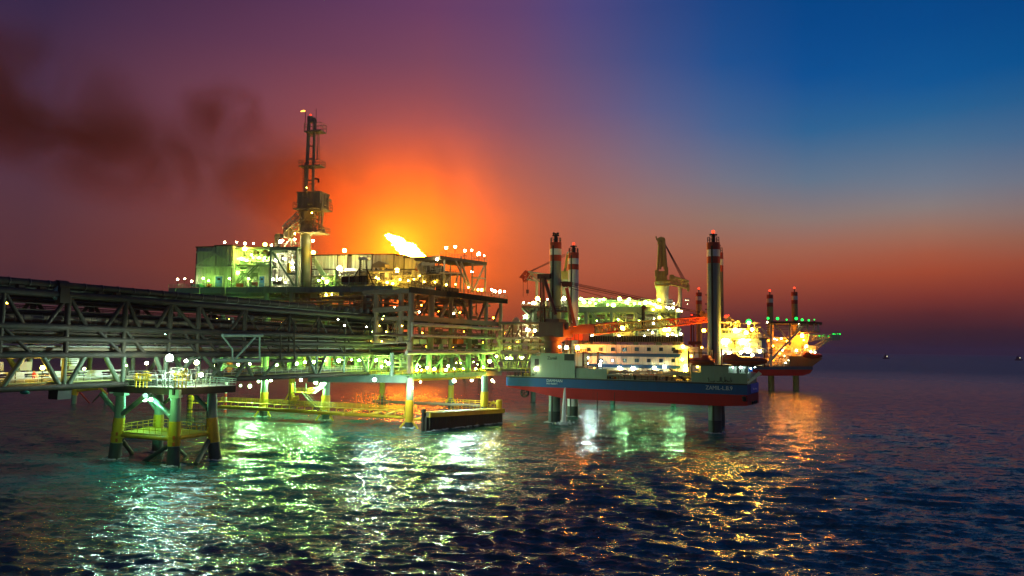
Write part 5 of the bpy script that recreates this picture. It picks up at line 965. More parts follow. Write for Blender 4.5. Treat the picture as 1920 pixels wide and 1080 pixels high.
# ------------------------------------------------------------------ the lift boat
GX = .6
SF = Plane(atz(1040, 792, 0)+Vector((0, 0, 0)), (.877, -.482)); SF = Plane((SF.o.x-SF.n.x*3, SF.o.y-SF.n.y*3), (.877, -.482))
lo_ = thing('lift_boat', 'big blue and red lift boat jacked up on legs in front of the second platform', 'lift boat', SF.pt(1180, 740))
def S(u, v, off=0): return SF.sz(u, v, off)
zd, zb, zk = SF.pt(1200, 713.5).z, SF.pt(1200, 733).z, SF.pt(1240, 756).z
sA, sB = S(949, 715)[0], S(1401, 728)[0]; Wn, Wf = 14.5, 27.0
def plan(z, s_a, s_b): return [SF.w(s_a, z, 0), SF.w(s_b, z, 0), SF.w(s_b-.2, z, Wn), SF.w(s_b-13, z, Wf), SF.w(s_a, z, Wf)]
MB().prism(plan(zb, sA, sB), UP*(zd-zb)).build('hull_side', 'hull_blue', lo_)
s1_, s2_, s3_ = S(992, 730)[0], S(1026, 738)[0], S(1060, 748)[0]; zl = zb-.01
zq = [SF.pt(992, 733).z, SF.pt(1026, 741).z, SF.pt(1060, 749).z]
pro = [(sA, zl), (sA, zl-.25), (s1_, zq[0]), (s2_, zq[1]), (s3_, zk), (sB-6, zk), (sB, zk+.35), (sB, zl)]
k = MB(); k.prism([SF.w(s, z, 0) for s, z in pro], SF.n*Wn); k.prism([SF.w(s, z, Wn) for s, z in pro[:5]+[(sB-13, zk), (sB-13, zl)]], SF.n*(Wf-Wn)); k.build('hull_bottom', 'hull_red', lo_)
MB().prism([p+UP*.01 for p in plan(zd, sA+.2, sB-.2)], UP*.1).build('deck', 'deck_plate', lo_)
k = MB(); k.beam(SF.w(sA, zd-.15, -.12), SF.w(sB, zd-.15, -.12), .25, .35); k.build('rubbing_strake', 'dark', lo_)
# bow panel in lighter blue, bollards, anchors
MB().par(SF.w(sB+.02, zb+.3, 4), SF.n*(Wn-4.5), SF.d*.12, UP*(zd-zb-.4)).build('bow_panel', 'door_blue', lo_)
k = MB(); [k.ball(SF.w(sB+.2, zb+1.2, y), .22, 5, 8) for y in (7, 10)]; k.build('draft_mark', 'sign_white', lo_)
k = MB()
for u, v, off in ((1395, 746, -.3), (1396, 750, -.3)): k.ball(SF.pt(u, v, off), .55, 5, 8, 1, .5, .8)
for y in (5, 8, 10): k.ball(SF.w(sB+.3, zb-2.2, y), .6, 5, 8, .5, 1, .8)
k.build('anchor', 'black', lo_)
def sblk(u0, v0, u1, v1, off, dep, nm, mt, par=None): return MB().blk(SF, u0, v0, u1, v1, off, dep).build(nm, mt, par or lo_)
# legs
def leg(u, vt, off, mt, u2=None):
    x = SF.pt(u, 720, off); zt = SF.pt(u2 or u, vt, off).z; rad = 1.66
    lg = MB().tube((x.x, x.y, -2), (x.x, x.y, zt-7.2), rad, 20).build('leg', mt, lo_)
    zs = [zt-7.2, zt-5.5, zt-3.7, zt-1.9, zt]
    for i, m_ in ((1, 'stripe_red'), (2, 'stripe_white'), (3, 'stripe_red')): MB().tube((x.x, x.y, zs[i]), (x.x, x.y, zs[i+1]), rad+.03, 20).build('stripe_band', m_, lg)
    MB().tube((x.x, x.y, zs[0]), (x.x, x.y, zs[1]), rad, 20).build('leg_top', mt, lg)
    MB().par(Vector((x.x, x.y, -1))+SF.d*-.22-SF.n*(rad+.12), SF.d*.44, SF.n*.3, UP*(zt)).build('jacking_rack', 'steel_dark', lg)
    k = MB()
    for i in range(10): a = 6.283*i/10; p = Vector((x.x+1.5*math.cos(a), x.y+1.5*math.sin(a), zt)); k.tube(p, p+UP*1.4, .08, 4)
    for z in (.7, 1.4): [k.tube((x.x+1.5*math.cos(6.283*i/10), x.y+1.5*math.sin(6.283*i/10), zt+z), (x.x+1.5*math.cos(6.283*(i+1)/10), x.y+1.5*math.sin(6.283*(i+1)/10), zt+z), .06, 4) for i in range(10)]
    k.tube((x.x, x.y, zt), (x.x, x.y, zt+2.0), .5, 8); k.beam((x.x-1, x.y, zt+2.1), (x.x+1, x.y, zt+2.1), .4, .4); k.build('top_railing', 'dark', lg)
    MB().tube((x.x, x.y, -2.1), (x.x, x.y, 3.2), rad+.05, 20).build('waterline_sleeve', 'marine', lg)
    return Vector((x.x, x.y, zt+2.3))
L1 = leg(1040, 455, 3, 'leg_green', 1043); L2 = leg(1074, 474, 24, 'stripe_white', 1077); L3 = leg(1340, 455, 3, 'leg_green', 1340.5); L4 = leg(1347, 474, 22, 'leg_brown', 1346.5)  # rear leg's pale colour stands in for warm lamp light on it
for p in (L1+UP*.2,): k = MB(); k.tube(p-UP*.4, p+UP*.3, .3, 8); k.ball(p+Vector((-.6, 0, .2)), .4, 4, 7); k.ball(p+Vector((.6, 0, .2)), .4, 4, 7); k.build('lantern', 'dark', lo_)
lamp(L2+UP*.6, 'r', .45, 5, .4, 'red warning light on top of the rear striped leg', None, 'warning_light', 'warning light'); lamp(L3+UP*.6, 'r', .48, 6, .4, 'red warning light on top of the tallest-looking front leg by the lifeboats', None, 'warning_light', 'warning light')
# hull houses
o, a, b, c = blk(SF, 1013, 662.5, 1078, 708, .15, 9); MB().par(o, a, b, c).build('stern_house', 'hull_green', lo_)
k = MB(); k.rails([o+c, o+a+c, o+a+b+c], h=1.2, step=1.4, r=.07, mid=3); k.build('railing', 'dark', lo_)
sblk(995, 667, 1012.8, 707, .4, 7, 'stern_annex', 'hull_green'); sblk(1002.5, 673, 1010, 686, .28, .2, 'vent_grille', 'dark')
sblk(1078.2, 691, 1138, 710, .5, 9, 'deck_house', 'hull_green')
sblk(1058, 664, 1076, 676, .05, .2, 'louvre_grille', 'dark')
# accommodation block
ac = MB(); o, a, b, c = blk(SF, 1078, 648.5, 1274, 711, 9.5, 12)
rows = [(648.5, 662.5), (669, 683.3), (690.5, 705)]
def zz(v): return SF.pt(1180, v, 9.5).z
bw = MB()
for i in range(4): pass
wl = MB(); qd = [o, o+a, o+a+b, o+b]; nn_ = [SF.n, -SF.d, -SF.n, SF.d]
for i in range(4): wl.corr(qd[i], qd[(i+1) % 4], o.z, o.z+c.z, nn_[i], .75)
wl.build('cabin_wall', 'white', lo_); MB().par(o-SF.d*.3-SF.n*.3+c, a+SF.d*.6, b+SF.n*.6, UP*.3).build('cabin_roof', 'white', lo_)
for v0, v1 in ((662.5, 668.5), (683.5, 689.5), (705, 709)):
    MB().par(Vector((o.x, o.y, zz(v1)))-SF.n*.35-SF.d*.3, a+SF.d*.6, SF.n*.5, UP*(zz(v0)-zz(v1))).build('deck_stripe', 'hull_blue', lo_)
for r, us_ in ((655, (1104, 1126, 1149, 1171, 1194, 1216.5, 1239.5, 1263)), (676, (1127, 1148.5, 1171, 1194, 1216.5, 1239.5, 1262.5)), (697, (1148, 1171, 1194, 1216.5, 1239.5, 1262.5))):
    for j, u in enumerate(us_):
        fo, fa, fb, fc = blk(SF, u-3, r-3, u+3, r+3, 9.3, .18); f = MB()
        f.beam(fo-UP*.0+fa*0, fo+fa, .22, .14); f.beam(fo+fc, fo+fa+fc, .22, .14); f.beam(fo, fo+fc, .22, .14); f.beam(fo+fa, fo+fa+fc, .22, .14); f = f.build('window', 'hull_blue', lo_)
        lit = (r == 676 and j == 1)
        MB().par(fo+SF.n*.02, fa, fb, fc).build('pane', 'window_lit' if lit else 'glass', f)
k = MB(); k.rail(SF.pt(1078, 648.5, 9.3), SF.pt(1281, 648.5, 9.3), 1.1, 2, .06); k.build('railing', 'pipe_brown', lo_)
oe, ae, be, ce = blk(SF, 1274.4, 650, 1290, 712, 9.6, 11); MB().par(oe, ae, be, ce).build('stair_tower', 'white', lo_)
k = MB()
for v in (662, 683, 704): k.rail(SF.pt(1272, v, 9.0), SF.pt(1292, v, 9.0), 1.0, 1.2, .06)
k.build('stair_railing', 'yellow', lo_)
# dark hose reels and mast in front of the block
for u, lab in ((1093.5, 'dark'), (1121, 'dark')):
    k = MB(); p, q = SF.pt(u, 711, 1.2), SF.pt(u, 661, 1.2); k.tube(p, q, .28, 8); k.tube(q, q+SF.n*6-UP*.5, .22, 6); k.ladder(p+SF.d*.9, q+SF.d*.9-UP*2, .8, .07, .8, SF.d); k.build('davit_post', 'crane_dark', lo_)
MB().blk(SF, 1077, 687, 1094, 691, .8, 7).build('gallery_deck', 'pipe_brown', lo_)
# bow house
o, a, b, c = blk(SF, 1296, 686.5, 1401, 720, .15, 11)
zsl = SF.pt(1360, 699, .15).z
MB().prism([o, o+a, o+a+UP*(zsl-o.z), o+UP*(zsl-o.z)], b).build('bow_house', 'hull_green', lo_)
zt2 = (o+c).z; sx = lambda u: SF.pt(u, 692, .15)
k = MB()
for u0, u1 in ((1314, 1366),): p = sx(u0); p.z = zsl; q = sx(u1); q.z = zsl; k.prism([p, q, q+UP*(zt2-zsl), p+UP*(zt2-zsl)], b)
for u in (1296.5, 1383, 1400): p = sx(u); p.z = zsl; k.beam(p+SF.n*.2, p+UP*(zt2-zsl)+SF.n*.2, .35, .4)
k.build('bow_house_upper', 'hull_green', lo_)
p = sx(1296); p.z = zt2; q = sx(1428); q.z = zt2; MB().prism([p, q, q+b, p+b], UP*.35).build('boat_deck', 'steel_dark', lo_)
p = sx(1300); p.z = zsl+.05; q = sx(1400); q.z = zsl+.05; MB().prism([p+SF.n*5, q+SF.n*5, q+SF.n*5+UP*(zt2-zsl-.1), p+SF.n*5+UP*(zt2-zsl-.1)], SF.n*.2).build('inner_wall', 'white', lo_)
MB().blk(SF, 1403, 690, 1411, 697, 4.6, .2).build('notice_panel', 'door_blue', lo_)
k = MB(); [k.blk(SF, u, 691, u+2.4, 699, 3.5, .6) for u in (1387, 1396)]; k.build('locker', 'dark', lo_)
k = MB(); k.beam(SF.pt(1402, 718, .2), SF.pt(1427, 700, .2), .4, .5); k.beam(SF.pt(1402, 714, 2.6), SF.pt(1424, 698, 2.6), .4, .5); k.build('bow_ramp', 'stripe_white', lo_); k = MB(); k.rails([SF.w(sB, zd, .3), SF.w(sB, zd, 9), SF.w(sB-.5, zd, Wn)], h=1.2, step=1.2, r=.07, mid=3); k.build('bow_railing', 'yellow', lo_)
# bridge house above
for u0, v0, u1, v1, off, dep, nm, mt in ((1353, 634, 1424, 662, 8, 10, 'bridge_house', 'white'), (1352, 616, 1398, 634, 9, 8, 'wheelhouse', 'cladding_tan'), (1407, 638, 1428, 655, 7.4, 5, 'vent_house', 'cladding'), (1364, 645, 1378, 654, 7.2, 1.5, 'locker_box', 'pipe_brown'), (1262, 655, 1272, 662, 6, 4, 'vent_house', 'steel')):
    sblk(u0, v0, u1, v1, off, dep, nm, mt)
for u0, v0, u1, off in ((1350, 661, 1436, 6.5), (1350, 633.5, 1428, 7), (1290, 661, 1330, 7)):
    o, a, b, c = blk(SF, u0, v0, u1, v0+1.6, off, 10); MB().par(o, a, b, c).build('gallery_deck', 'steel_dark', lo_); MB().rails([o+c, o+a+c, o+a+b+c], h=1.1, step=1.5, r=.06, mid=3).build('railing', 'cladding_tan', lo_)
for i in range(7): MB().blk(SF, 1355+i*6, 619, 1359.5+i*6, 626, 8.9, .15).build('wheelhouse_window', 'glass', lo_)
k = MB(); clutter(k, SF, 1352, 640, 1426, 661, 6.8, 1, 40, 31, .06, .16); clutter(k, SF, 1352, 604, 1420, 633, 10, 5, 60, 32, .06, .16); o_ = k.build('small_pipe', 'cladding_tan', lo_); o_['kind'] = 'stuff'
k = MB(); k.tube(SF.pt(1383, 618, 11), SF.pt(1383, 600, 11), .18, 6); k.ball(SF.pt(1383, 602, 11), .7, 6, 10, 1, 1, .6); k.tube(SF.pt(1364, 618, 12), SF.pt(1364, 594, 12), .3, 6); k.beam(SF.pt(1356, 595, 12), SF.pt(1376, 601, 12), .25, .25); k.beam(SF.pt(1357, 610, 12), SF.pt(1371, 596, 12), .2, .2); k.beam(SF.pt(1376, 612, 12), SF.pt(1364, 598, 12), .2, .2); k.build('radar_mast', 'pipe_brown', lo_)
k = MB(); clutter(k, SF, 1138, 697, 1290, 712, 1.0, 6, 110, 33, .08, .26); o_ = k.build('small_pipe', 'cladding_tan', lo_); o_['kind'] = 'stuff'
k = MB(); k.rail(SF.w(S(1138, 711)[0], zd, .3), SF.w(S(1294, 715)[0], zd, .3), 1.1, 1.6, .06, 3); k.build('railing', 'steel_dark', lo_)
k = MB(); k.beam(SF.pt(1256, 691, 2), SF.pt(1285, 713, 2), 1.4, .35); k.build('gangway_ramp', 'steel_dark', lo_)
k = MB()
for u in (966, 972, 980, 1250, 1190, 1230): x = SF.pt(u, 709, 1.0); x.z = zd; k.tube(x, x+UP*1.1, .28, 8); k.tube(x+UP*1.1-SF.d*.4, x+UP*1.1+SF.d*.4, .2, 8)
k.build('bollard', 'dark', lo_); MB().rail(SF.w(sA, zd, .4), SF.w(S(1000, 709)[0], zd, .4), 1.1, 1.2, .06, 3).build('stern_railing', 'steel_dark', lo_)
for u, z in ((1120, 715), (1152.5, 712)): x = SF.pt(u, 735, .1); MB().tube(x-UP*0, (x.x, x.y, .3), .14, 6).build('hanging_ladder', 'dark', lo_)
# thruster in its nozzle under the stern
k = MB(); cth = SF.pt(982.5, 737, 1.5); 
for i in range(20):
    a0, a1 = 6.283*i/20, 6.283*(i+1)/20; f = lambda a, r: cth+SF.d*r*math.cos(a)+UP*r*math.sin(a)
    k.prism([f(a0, 1.25), f(a0, .98), f(a1, .98), f(a1, 1.25)], SF.n*.9)
for i in range(5): a0 = 6.283*i/5+.3; k.prism([f(a0, .12), f(a0+.35, .95), f(a0-.25, .98)], SF.n*.18)
k.ball(cth+SF.n*.2, .25, 5, 8); k.tube(cth+SF.n*.6+UP*.9, cth+SF.n*.6+UP*2.2, .3, 8); k.build('thruster', 'black', lo_)
# lettering
def text(s, u, v, off, h, mat, nm='lettering', par=None, squeeze=1.0):
    c = bpy.data.curves.new('lettering', 'FONT'); c.body = s; c.size = h/.72; c.extrude = .02
    o = bpy.data.objects.new('lettering', c); col.objects.link(o); bpy.context.view_layer.update(); me = bpy.data.meshes.new_from_object(o); bpy.data.objects.remove(o)
    p = SF.pt(u, v, off); Mx = Matrix((SF.d*squeeze, UP, -SF.n)).transposed().to_4x4(); Mx.translation = p-ORG[par.name]
    me.transform(Mx); me.materials.clear(); me.materials.append(M[mat]); o = bpy.data.objects.new(nm, me); col.objects.link(o); o.parent = par; return o
hb = SF.pt(1300, 721.5).z-SF.pt(1300, 730).z
text('ZAMIL-L.B.9', 1323, 730, -.06, 1.02, 'lettering_grey', par=lo_, squeeze=.93); text('DAMMAN', 1024.5, 716, -.06, .82, 'lettering_grey', par=lo_); text('IMO 9682071', 1024.5, 720.5, -.06, .45, 'lettering_grey', par=lo_)
text('Zamil', 1026, 674, .1, .95, 'dark', par=lo_)
# arabic name painted by strokes
ab = MB()
def stroke(pts, r=.07): ab.path([SF.pt(1326+x*1.0, 716-y, .08) for x, y in pts], r, 5)
for pts in ([(46, 3), (45, 0), (43, -1)], [(44, 8), (44, 1)], [(42, 1), (38, 0), (37, 3), (34, 3), (34, 0), (42, 0)], [(33, 9), (33, 1), (30, -1), (28, 1)], [(26, 9), (26, 0)], [(24, 9), (24, 1), (20, 0), (18, 1)], [(13, 3), (13, 0), (8, 0), (6, 1)], [(3, 8), (1, 7), (3, 5), (3, 0)]): stroke(pts)
ab.build('lettering', 'dark', lo_)
for o_, nm in (): pass
# boats in their davits
def lifeboat(u0, u1, v0, v1, off, lab, nose, P=SF, mat='lifeboat'):
    o, a, b, c = blk(P, u0, v0, u1, v1, off, 3.4); Lb = a.length; t = thing('lifeboat', lab, 'lifeboat', o+a/2+b/2)
    k = MB(); n = 16; rings = []
    for i in range(n+1):
        x = i/n; w_ = max(.12, (1-abs(2*x-1)**3.2))**.6; h = c.z*(.55+.02*math.sin(3.14*x)); z0 = c.z*(.04+.22*abs(2*x-1)**2.5)
        cx = o+a*x+b/2; hw = b.length/2*w_; top = c.z*(.72 if not (nose < x < nose+.3) else .98)
        top = z0+(top-z0)*(.55+.45*w_)
        prof = [(-.35, 0), (-.85, .22), (-1, .42), (-1.02, .48), (-.92, .62), (-.6, .92), (0, 1.0), (.6, .92), (.92, .62), (1.02, .48), (1, .42), (.85, .22), (.35, 0)]
        rings.append([cx+b.normalized()*p*hw+UP*(z0+(top-z0)*q) for p, q in prof])
    m_ = len(rings[0]); vs = [p for r in rings for p in r]; fs = []
    for i in range(n):
        for j in range(m_): fs.append((i*m_+j, i*m_+(j+1) % m_, (i+1)*m_+(j+1) % m_, (i+1)*m_+j))
    fs += [tuple(range(m_)), tuple(reversed(range(n*m_, n*m_+m_)))]
    k.add(vs, fs, True); k.build('hull', mat, t)
    k = MB(); k.tube(o+a*.05+UP*c.z*.44-b.normalized()*.03, o+a*.95+UP*c.z*.44-b.normalized()*.03, .09, 6); k.build('rubbing_strake', 'dark', t)
    for i in range(3): MB().blk(P, u0+(u1-u0)*(nose+.06+.08*i), v0+(v1-v0)*.10, u0+(u1-u0)*(nose+.10+.08*i), v0+(v1-v0)*.24, off+.75, .1).build('window', 'glass', t)
    k = MB(); [k.tube(o+a*x+b/2+UP*c.z*.9, o+a*x+b/2+UP*c.z*1.25, .12, 6) for x in (.2, .8)]; k.build('lifting_hook', 'steel_dark', t)
    return t
lifeboat(1290, 1337, 664.5, 686, -2.0, 'dark red enclosed lifeboat left of the tall front leg', .55)
lifeboat(1353, 1436, 661, 687, -2.4, 'longer dark red enclosed lifeboat right of the tall front leg', .06)
for u0 in (1291, 1334, 1353, 1433):
    t = thing('lifeboat_davit', {1291: 'dark lifeboat davit at the stern end of the left lifeboat', 1334: 'dark lifeboat davit squeezed between left lifeboat and tall leg', 1353: 'dark lifeboat davit between tall leg and longer lifeboat', 1433: 'dark lifeboat davit at the bow end of the longer lifeboat'}[u0], 'davit', SF.pt(u0, 688, .6))
    k = MB(); k.path([SF.pt(u0, 689, .6), SF.pt(u0, 657, .8), SF.pt(u0, 656, -1.6)], .24, 8); k.build('arm', 'crane_dark', t); MB().tube(SF.pt(u0, 656, -1.5), SF.pt(u0, 663, -1.5), .08, 5).build('fall_rope', 'dark', t)
# yellow work skiff at the stern, crane, water jet
t = thing('stern_winch', 'small yellow winch unit with open frame on the lift boat stern deck', 'winch', SF.pt(986, 706, 2)); o, a, b, c = blk(SF, 977, 700, 993, 706, 1.5, 3); MB().par(o, a, b, c).build('body', 'yellow', t); k = MB(); [k.beam(o+a*i+b*j+c, o+a*i+b*j+c+UP*1.5, .14, .14) for i in (0, .5, 1) for j in (0, 1)]; k.beam(o+c+UP*1.5, o+a+c+UP*1.5, .14, .14); k.build('cage_frame', 'yellow', t); k = MB(); k.tube(o+a*.2+b*.3-UP*1, o+a*.2+b*.3, .5, 8); k.tube(o+a*.7+b*.3-UP*1, o+a*.7+b*.3, .5, 8); k.build('foot', 'dark', t)
t = thing('pipe_rack', 'orange pipe rack standing before the cabin block on the lift boat', 'rack', SF.pt(1215, 710, 3)); k = MB()
for u in (1198, 1207, 1216, 1225, 1232):
    for v in (702, 707): k.beam(SF.pt(u, 712, 3), SF.pt(u, 701, 3), .2, .2)
for v in (702, 706, 710): k.beam(SF.pt(1198, v, 3), SF.pt(1232, v, 3), .2, .25)
k.build('rack_frame', 'orange', t)
for u, mt, lab in ((1140, 'yellow', 'yellow drum on the lift boat deck left of the cabin lamps'), (1146, 'hull_blue', 'blue drum on the lift boat deck beside the yellow drum'), (1152, 'orange', 'orange drum on the lift boat deck beside the blue drum')):
    x = SF.pt(u, 710, 2); x.z = zd+.1; t = thing('deck_drum', lab, 'drum', x); MB().tube(x, x+UP*1.6, .55, 12).build('shell', mt, t); MB().tube(x+UP*1.6, x+UP*1.72, .6, 12).build('rim', mt, t)
sw = SF.pt(1061, 727, -.3); k = MB(); rg = random.Random(9)
for i in range(12):
    h0, h1 = i/12, (i+1)/12; z0 = sw.z*(1-h0**1.6); z1 = sw.z*(1-h1**1.6); k.tube(sw-SF.n*(.6+2.0*h0**.6)*.5+UP*(z0-sw.z), sw-SF.n*(.6+2.0*h1**.6)*.5+UP*(z1-sw.z), .18+.55*h0, 10, .18+.55*h1, cap=False)
for i in range(40): k.ball(Vector((sw.x, sw.y, .25))-SF.n*1.2+Vector((rg.gauss(0, 1.6), rg.gauss(0, 1.2), rg.uniform(0, .5))), rg.uniform(.12, .4), 4, 6)
m = bpy.data.materials.new('white_spray'); m.use_nodes = True; b = m.node_tree.nodes['Principled BSDF']; b.inputs['Base Color'].default_value = (.8, .82, .8, 1); b.inputs['Roughness'].default_value = .4; b.inputs['Alpha'].default_value = .5; M['spray'] = m
o_ = k.build('water_jet', 'spray', None, None, (sw.x, sw.y, 0)); tag(o_, 'white jet of cooling water falling from the hull beside the stern leg', 'water jet', None, 'stuff')
# crane of the lift boat: dark kingpost, gantry legs, long lattice jib lying along the deck
KC = Plane(SF.pt(1036, 700, 3.0), (.877, -.482)); KJ = Plane(SF.pt(1050, 640, 6), (.93, -.36))
kc = thing('boat_crane', 'dark red crane round the front striped leg with its long jib laid to the right', 'crane', KC.pt(1038, 662))
k = MB(); k.tube(KC.pt(1037, 663), KC.pt(1037, 640), 2.6, 18); k.tube(KC.pt(1037, 640), KC.pt(1037, 630), 3.2, 18, 4.0); k.build('kingpost', 'crane_dark', kc)
o, a, b, c = blk(KC, 1010, 604, 1056, 632, -3.4, 7); MB().par(o, a, b, c).build('machinery_house', 'crane_dark', kc)
k = MB(); k.blk(KC, 1020, 598, 1048, 604.5, -2.5, 5); k.blk(KC, 1056, 607, 1066, 618, -2.5, 4); k.blk(KC, 1000, 622, 1010, 631, -2.5, 4); k.build('winch_box', 'crane_dark', kc)
for p, r, mt, nm in (((1014, 604, 1014, 518), .26, 'crane_dark', 'gantry_post'), ((1021, 604, 1019, 518), .26, 'crane_dark', 'gantry_post'), ((1017, 604, 1017, 520), .12, 'crane_dark', 'hoist_rope'), ((1020, 521, 1042, 590), .55, 'crane_dark', 'gantry_leg'), ((1062, 540, 1078, 612), .5, 'crane_red', 'gantry_leg'), ((1062, 540, 1069, 612), .35, 'crane_gold', 'gantry_leg')):
    for off in (-2.8, 2.4): MB().tube(KC.pt(p[0], p[1], off), KC.pt(p[2], p[3], off), r, 8).build(nm, mt, kc)
MB().blk(KC, 1007.5, 513.5, 1030, 522, -2.9, 5.6).build('gantry_head', 'crane_dark', kc); k = MB(); [k.tube(KC.pt(1058+i*5, 533, -2), KC.pt(1058+i*5, 533, 2), .8, 12) for i in range(3)]; k.beam(KC.pt(1055, 530), KC.pt(1068, 530), 3, .5); k.build('sheave_block', 'crane_dark', kc)
ringdeck(KC, 1032, 1056, 582, -2.6, 5, .25, 'platform', 'crane_dark', kc, 1.2)
j0, j1, j2 = KJ.pt(1060, 621), KJ.pt(1114, 617), KJ.pt(1326, 599)
k = MB(); k.prism([KJ.pt(1058, 620, -2), KJ.pt(1090, 607.5, -2), KJ.pt(1114, 608, -2), KJ.pt(1115, 625.5, -2), KJ.pt(1062, 626, -2)], KJ.n*3.4); k.build('jib_foot', 'crane_dark', kc)
k = MB(); boom(k, j1-UP*.2, KJ.pt(1250, 606), 3, 2.8, 2.5, 2.1, 17, .21, KJ.n); k.build('jib_lattice', 'crane_gold', kc, 'middle of the jib, lamp light painted as gold'); k = MB(); boom(k, KJ.pt(1250, 606), j2, 2.8, 1.6, 2.1, 1.2, 8, .22, KJ.n); k.build('jib_lattice', 'crane_red', kc, 'red outer end of the jib')  # gold colour stands in for lamp light on the red jib
k = MB(); boom(k, j1-UP*.2+KJ.n*.2, KJ.pt(1160, 613), 3.1, 3.0, 2.7, 2.5, 6, .26, KJ.n); k.build('jib_lattice', 'crane_red', kc, 'red inner end of the jib')
MB().blk(KJ, 1203, 573, 1207, 622, -.8, 1.5).build('jib_rest_post', 'steel_dark', kc); k = MB(); k.tube(KJ.pt(1317, 588, -1), KJ.pt(1317, 588, 1), .8, 12); k.tube(KJ.pt(1325, 592, -1), KJ.pt(1325, 592, 1), .7, 12); k.beam(KJ.pt(1205, 574), KJ.pt(1211, 579), 1.8, 1.0); k.build('jib_head', 'crane_dark', kc)
k = MB()
for i, (a, c) in enumerate((((1064, 532), (1325, 588)), ((1064, 535), (1325, 590)), ((1064, 528), (1250, 568)), ((1064, 539), (1205, 575)), ((1064, 530), (1316, 586)))): k.tube(KJ.pt(*a, -1+i*.5), KJ.pt(*c, -1+i*.5), .085, 4)
k.build('pendant_rope', 'crane_dark', kc)
for u0, u1, v0, v1, off, lab in ((1056, 1092, 626, 638, 12, 'red lit winch house behind the dark crane machinery'),):
    t = thing('winch_house', lab, 'equipment', SF.pt(u0, v1, off)); o, a, b, c = blk(SF, u0, v0, u1, v1, off, 5); MB().par(o, a, b, c).build('body', 'crane_red', t); MB().rail(o+c, o+a+c, 1, 1.2, .07).build('railing', 'crane_red', t); MB().blk(SF, u0+3, v1, u0+8, v1+14, off+1, 3).build('leg', 'crane_dark', t); MB().blk(SF, u1-8, v1, u1-3, v1+14, off+1, 3).build('leg', 'crane_dark', t)
    k = MB(); [k.tube(o+a*(.2+.2*i)-SF.n*.05, o+a*(.2+.2*i)+c-SF.n*.05, .1, 6) for i in range(4)]; k.build('stiffener_rib', 'crane_dark', t)
# lamps of the lift boat
LD([(1112, 689), (1138, 699), (1182, 703), (1238, 703), (1266, 702)], 'y', 60, 'small warm lamp added on the lift boat deck to tint the cabin block', 'warm lamps added before the cabin block', 5, .3, 1.0, SF)  # lamps added to throw warm light on the cabin wall
LD([(1162, 688.5), (1189, 688.5), (1224.5, 688.5), (1248, 689)], 'w', 85, 'white lamp under the middle blue stripe of the cabin block', 'four lamps on the cabin block', 8.4, .52, .5, SF, hang=True)
lamp(SF.pt(1083, 652.5, 2), 'o', .6, 3200, 5, 'orange lamp at the left top of the cabin block', None, 'flood_lamp', 'flood lamp'); lamp(SF.pt(1062, 652, 5), 'w', .62, 120, 1.6, 'bright white lamp on the stern house roof', None, 'flood_lamp', 'flood lamp')
LD([(1023.5, 651.5), (1050, 652)], 'w', 80, 'white lamp at the foot of the dark crane kingpost', 'lamps at the kingpost foot', 2, .42, .9, SF); lamp(SF.pt(1005, 692, -.2), 'w', .55, 150, .8, 'white lamp on the stern annex wall by the yellow winch', None, 'flood_lamp', 'flood lamp')
LD([(1103, 673), (1128, 676), (1126, 684), (1100, 683)], 'b', 90, 'small white lamp behind the dark davit posts', 'lamps behind the davit posts', 6, .36, .8, SF)
LD([(1281, 652), (1278, 676), (1283, 695), (1286, 684)], 'y', 700, 'yellow lamp on the stair tower at the end of the cabin block', 'lamps on the stair tower', 8.5, .4, .8, SF)
lamp(SF.pt(1359, 640.5, 6.5), 'y', .85, 800, 1.2, 'glaring lamp under the wheelhouse, nearest the tall front leg', None, 'flood_lamp', 'flood lamp'); lamp(SF.pt(1393, 641.5, 6.5), 'y', .85, 800, 1.2, 'glaring lamp under the wheelhouse, farther from the tall leg', None, 'flood_lamp', 'flood lamp')
LD([(1380, 618.5), (1412, 619)], 'y', 2300, 'glaring warm lamp on the wheelhouse front', 'lamps on the wheelhouse front', 7.5, .55, 1, SF); lamp(SF.pt(1399, 624, 7.5), 'o', .6, 900, 1, 'orange lamp between the two wheelhouse lamps', None, 'flood_lamp', 'flood lamp')
lamp(SF.pt(1404, 603.5, 9), 'e', .75, 6, 2.2, 'big green navigation light above the wheelhouse', None, 'navigation_light', 'signal light'); lamp(SF.pt(1404, 605.5, 8.2), 'w', .4, 60, 1.2, 'white lamp just under the big green light', None)
LD([(1362, 593), (1367.5, 593)], 'r', 6, 'red mast light right of the tall front leg', 'red lights on the radar mast', 11, .42, .8, SF, name='warning_light', cat='warning light')
LD([(1354, 659), (1387, 659), (1403, 658), (1424, 659.5), (1370, 663), (1412, 664)], 'w', 260, 'white lamp along the bright gallery above the longer lifeboat', 'lamps on the bright gallery', 6.2, .5, .6, SF, hang=True)
LD([(1310, 688), (1322, 687.5)], 'y', 120, 'yellow lamp inside the bow house opening below the left lifeboat', 'lamps in the left bow opening', 3, .36, .6, SF, hang=True); LD([(1376, 689.5), (1391, 690), (1405, 689), (1418, 689)], 'b', 150, 'white lamp inside the long bow house opening', 'lamps in the long bow opening', 3.2, .34, .5, SF, hang=True)
LD([(1317.5, 621.5), (1316, 652), (1298, 668)], 'o', 700, 'orange lamp left of the tall front leg', 'orange lamps left of the tall leg', 8, .5, 1.2, SF)

for u in (1000, 1148, 1262): x = PB2.pt(u, 690, 20); MB().tube((x.x, x.y, -1), (x.x, x.y, 13), 1.0, 10).build('leg', 'marine', p2)

